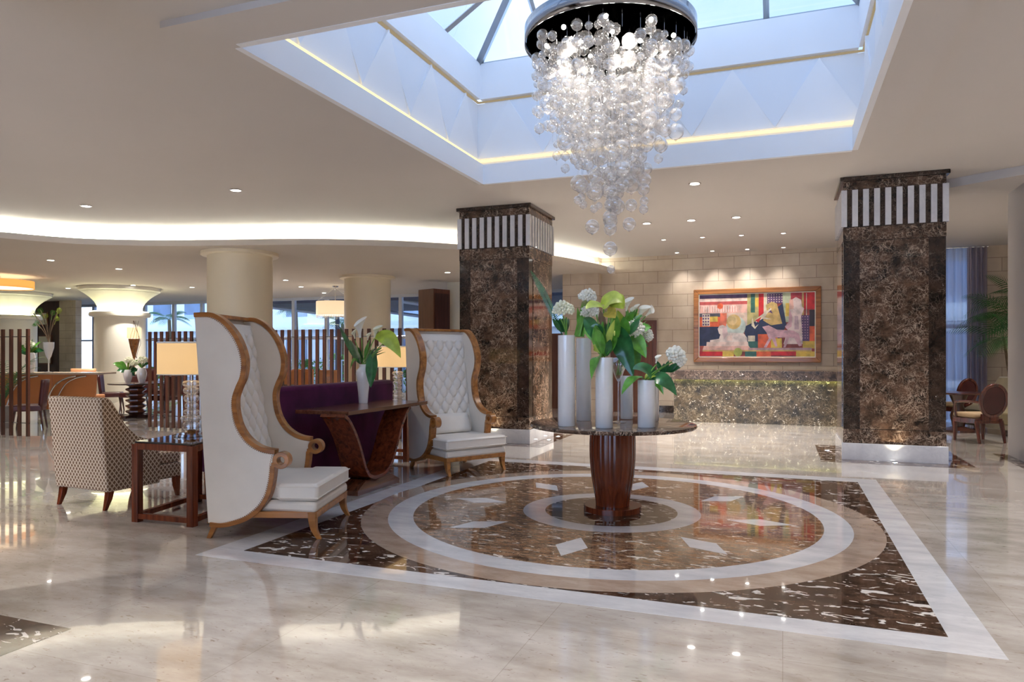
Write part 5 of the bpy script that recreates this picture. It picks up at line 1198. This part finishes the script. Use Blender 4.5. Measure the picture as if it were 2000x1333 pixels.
for i, (px, dd) in enumerate(((508, 17), (560, 16.9), (600, 18.0), (646, 17.0), (300, 19), (348, 19))):
    X, Y = at_d(px, dd); simple_chair((X, Y, 0), TH_+(-.1, .1)[i % 2], M_orange2 if i < 4 else M_bord, ['orange dining chair %s' % s for s in ('at the left, just right of the near wing chair', 'second from left beyond the long screen', 'third from left beyond the long screen', 'nearest the far round column')][i] if i < 4 else ['burgundy dining chair %s' % s for s in ('at the left end behind the screen and lamp', 'behind the near table lamp, by the round column')][i-4], 'orange dining chairs beyond the screen' if i < 4 else 'burgundy dining chairs beyond the screen', zt=1.06)
def dining_table(px, dd, lab):
    X, Y = at_d(px, dd); t = empty('dining_table', (X, Y, 0), TH_, lab, 'table', 'dark dining tables beyond the screen')
    MB().box(-.42, .42, -.38, .38, .73, .765).build('table_top', M_dkw, t, bevel=.004); MB().lathe([(.24, 0), (.24, .02), (.04, .05), (.04, .73)], 24).build('pedestal', M_dkw, t)
    for x in (-.2, .18): 
        g = MB().lathe([(.03, 0), (.005, .01), (.005, .08), (.035, .14), (.03, .19)], 16).build('wine_glass', M_clear); g.location = (X+x*math.cos(TH_), Y+x*math.sin(TH_), .766); tag(g, 'wine glass on a dark dining table beyond the screen', 'glass', 'wine glasses beyond the screen')
dining_table(528, 15.4, 'dark dining table seen through the slats right of the near wing chair'); dining_table(625, 15.3, 'dark dining table near the far round column'); dining_table(320, 17.6, 'dark dining table behind the near table lamp')
# wooden cabinet tower
X, Y = at_d(848, 19.8); cb_ = empty('wooden_cabinet', (X, Y, 0), TH_-.75, 'tall dark wood cabinet tower left of the left marble column', 'cabinet')
MB().box(-.32, .32, -.30, .30, 0, 3.22).build('body', M_dkw2, cb_, smooth=0, bevel=.004); MB().box(.321, .335, -.26, .26, .2, 3.1).build('door', M_dkw, cb_, smooth=0)
X, Y = at_d(892, 20.3); pr2 = MB().box(-.20, .25, -.2, .2, 0, ZL-.002).build('cream_pier', M_cream2); pr2.location = (X, Y, 0); tag(pr2, 'narrow cream pier between cabinet and marble column', 'pier')
# wood partition under the window between column and stone wall
wp = MB().box(-6.3, -5.35, 18.0, 18.15, 0, 1.98).build('wood_partition', M_dkw2, smooth=0, bevel=.004); tag(wp, 'dark red wood partition between the left marble column and the stone pier', 'partition')

# ================================================================== RIGHT SEATING GROUP
def oval_chair(loc, rz, lab):
    c = empty('oval_back_chair', loc, rz, lab, 'armchair', 'oval-backed red wood armchairs')     # faces +y, origin centre
    n = 40; ov = lambda rx, rz_: [(rx*math.cos(2*PI*k/n), .70+rz_*math.sin(2*PI*k/n)) for k in range(n)]
    T = Matrix.Translation((0, -.22, 0)) @ Matrix.Rotation(math.radians(8), 4, 'X')
    MB().ribbon(ov(.215, .255), .05, -.025, .025, 0, T, closed=True).build('back_frame', M_redw, c, bevel=.008)
    MB().prism_y(ov(.195, .235), -.018, .035, 0, T).build('back_pad', M_bord, c, bevel=.012, smooth=60)
    MB().box(-.14, .14, -.26, -.21, .36, .47).build('back_foot', M_redw, c, bevel=.006)
    MB().prism([(-.24, -.22), (.24, -.22), (.28, .26), (-.28, .26)], .31, .395).build('seat_rail', M_redw, c, bevel=.008)
    MB().prism([(-.23, -.20), (.23, -.20), (.27, .26), (-.27, .26)], .395, .475).build('seat', M_tan, c, bevel=.03, smooth=60)
    for sx in (-1, 1):
        MB().tube([(sx*.21, -.22, .36), (sx*.22, -.29, 0)], [.036, .022], 8).build('leg', M_redw, c)
        MB().tube([(sx*.25, .23, .36), (sx*.25, .23, 0)], [.038, .022], 8).build('leg', M_redw, c)
        MB().tube(catmull([(sx*.20, -.26, .66), (sx*.28, -.10, .67), (sx*.30, .12, .65), (sx*.29, .17, .60), (sx*.27, .18, .38)], 5), .02, 8).build('arm', M_redw, c)
    return c
X, Y = at_d(1912, 11.75); oval_chair((X, Y, 0), TH_+.08, 'red wood armchair with oval padded back, right of the right marble column')
X, Y = at_d(1862, 14.2); oval_chair((X, Y, 0), TH_+.25, 'oval-backed red wood armchair half hidden by the right marble column')
X, Y = at_d(1872, 13.2); lt = empty('lounge_table', (X, Y, 0), 0, 'dark round lounge table between the two oval-backed chairs', 'table')
MB().lathe([(.42, .70), (.44, .71), (.44, .735), (0, .74)], 40).build('table_top', M_dkw, lt); MB().lathe([(.28, 0), (.28, .04), (.10, .10), (.14, .3), (.08, .5), (.16, .70)], 24).build('pedestal', M_dkw, lt)
X, Y = at_d(2045, 12.7); so = empty('curved_sofa', (X, Y, 0), TH_, 'olive and taupe sofa with sloping back by the palm, right edge', 'sofa')
so_p = [(-.95, .10), (-.95, .42), (-.75, .50), (-.55, .62), (-.35, .82), (-.2, 1.05), (.1, 1.12), (.9, 1.12), (.9, .10)]
MB().prism_y(so_p, -.45, -.37).build('side_panel', M_taupe, so, smooth=30, bevel=.015)
MB().prism_y([(-.93, .2), (-.93, .40), (-.6, .57), (-.40, .78), (-.25, 1.01), (-.12, 1.01), (-.2, .4), (.4, .2)], -.37, .9).build('backrest', M_olive, so, smooth=30, bevel=.02)
MB().box(-.9, 1.0, -.36, .9, .10, .30).build('base', M_taupe, so, bevel=.01)
# potted palm right
X, Y = at_d(1985, 14.1); pm = empty('potted_palm', (X, Y, 0), 0, 'tall potted palm in front of the stone wall at the right edge', 'plant')
MB().lathe([(.20, 0), (.27, .50), (.25, .50), (0, .46)], 28).build('pot', M_pot, pm)
for k, (dx, dy, zz) in enumerate(((-.10, 0, 2.2), (.06, .05, 2.55), (-.22, -.05, 1.75), (.16, -.08, 2.0))):
    MB().tube(catmull([(dx*.2, dy, .46), (dx*.6, dy, zz*.6), (dx, dy, zz)], 5), [.035-.0012*j for j in range(11)], 8).build('trunk', M_trunk, pm)
    for j in range(10):
        a = j*2.4+k; L = .62+.34*((j*3+k) % 4)/3; rise = .50*math.cos(j*.45)
        frond((dx, dy, zz), (dx+L*math.cos(a), dy+L*.8*math.sin(a), zz+.05+rise*.9), .26, 17, .35, (math.cos(a)*.3, math.sin(a)*.3-.5, 1), .30, bw=.028).build('frond', M_palm, pm, smooth=0, recalc=False)

# ================================================================== OUTSIDE THE WINDOWS
gr_ = MB().box(-60, 30, 21.5, 60, -.3, -.05).build('paving_outside', M_pav, smooth=0); tag(gr_, 'pale paving outside the window wall', 'paving', kind='structure')
bl = empty('white_building', (-15, 36, 0), 0, 'white building with blue windows across the terrace', 'building')
MB().box(-28, 26, 0, 6, -.05, 7.2).build('wall', M_bldg, bl, smooth=0)
for k in range(20):
    for z in (.3, 3.7):
        x = -27+k*2.7; MB().box(x, x+1.5, -.05, .02, z, z+2.1).build('window', M_bwin, bl, smooth=0)
for z in (2.85, 6.4): MB().box(-28, 26, -1.1, 0, z, z+.18).build('balcony_slab', M_bldg, bl, smooth=0)
MB().box(-28, 26, -1.1, -1.05, 3.03, 3.9).build('balcony_panel', M_glass, bl, smooth=0)
pg = empty('pergola', (-15, 24.3, 0), 0, 'dark terrace canopy with pale slanting beams outside the windows', 'canopy')
MB().box(-4, 14, -2.6, 3.0, 3.30, 3.42).build('roof', M_roofd, pg, smooth=0)
for k in range(6): x = -3.5+k*3.1; MB().tube([(x, -2.6, 3.26), (x+1.6, 3.0, 2.95)], .07, 4).build('beam', M_frame, pg, smooth=0)
for k in range(4): x = -3.8+k*5.5; MB().box(x, x+.14, 2.8, 2.94, -.05, 3.3).build('post', M_roofd, pg, smooth=0)
rl = MB()
for k in range(70): rl.box(-30+k*.4, -29.96+k*.4, 29.9, 29.94, 0, 1.1)
rl.box(-30, -2, 29.88, 29.96, 1.08, 1.14).box(-30, -2, 29.88, 29.96, .05, .10)
ro = rl.build('terrace_railing', M_frame, smooth=0); tag(ro, 'white terrace railing in front of the building', 'railing')
def out_palm(px, dd, h, lab):
    X, Y = at_d(px, dd); p = empty('palm_tree', (X, Y, -.05), 0, lab, 'palm', 'palms on the terrace')
    MB().tube([(0, 0, 0), (.08, 0, h*.5), (.02, 0, h)], [.13, .10, .08], 10).build('trunk', M_trunk, p)
    for j in range(16): a = j*2.4; frond((0, 0, h), (1.1*math.cos(a), 1.1*math.sin(a), h+.35*math.cos(j)), .30, 14, .4, (0, 0, 1), .5).build('frond', M_palm, p, smooth=0, recalc=False)
out_palm(577, 34.5, 3.6, 'palm outside beyond the window, left of the pendant lamp'); out_palm(668, 36.0, 3.0, 'low palm outside behind the pendant lamp'); out_palm(1112, 33.5, 3.4, 'palm outside right of the left marble column'); out_palm(330, 36, 3.2, 'palm outside behind the near table lamp')
def shrub(px, dd, r, lab, seed):
    X, Y = at_d(px, dd); rr = random.Random(seed); mb = MB()
    for k in range(420):
        a = rr.random()*2*PI; ph = rr.random()*PI/2; q = r*(.75+.3*rr.random()); c = Vector((q*math.cos(a)*math.cos(ph)*1.3, q*math.sin(a)*math.cos(ph), .2+q*1.2*math.sin(ph)))
        s = .07; u = Vector((rr.uniform(-1, 1), rr.uniform(-1, 1), rr.uniform(-1, 1))).normalized(); v = u.orthogonal().normalized()
        mb.add([c-u*s, c+v*s*.5, c+u*s, c-v*s*.5], [(0, 1, 2, 3)])
    o = mb.build('shrub', M_leaf2, smooth=0, recalc=False); o.location = (X, Y, -.25); tag(o, lab, 'shrub')
shrub(598, 29.5, 1.0, 'green shrub outside left of the pendant lamp', 1); shrub(655, 36.0, 1.2, 'green shrub outside beside the far round column', 2); shrub(540, 31, .8, 'small green shrub outside right of the near wing chair', 3); shrub(800, 26, .8, 'green shrub outside behind the cabinet tower', 4); shrub(300, 26, .8, 'green shrub outside behind the slatted screen at left', 5)
# aim the four picture downlights at the picture
for o in list(bpy.data.objects):
    if o.type == 'EMPTY' and 'over the' in o.get('label', '') and 'picture' in o['label'] and o.get('category') == 'ceiling light':
        for ch_ in kids(o):
            if ch_.type == 'LIGHT': ch_.data.energy = 26 if ('left end' in o['label'] or 'right part' in o['label']) else 38; ch_.data.spot_size = 1.35; ch_.data.spot_blend = 1; dv_ = Vector((o.location.x*.8-.15, 17.7, 2.0))-o.location; ch_.rotation_euler = dv_.to_track_quat('-Z', 'Y').to_euler()
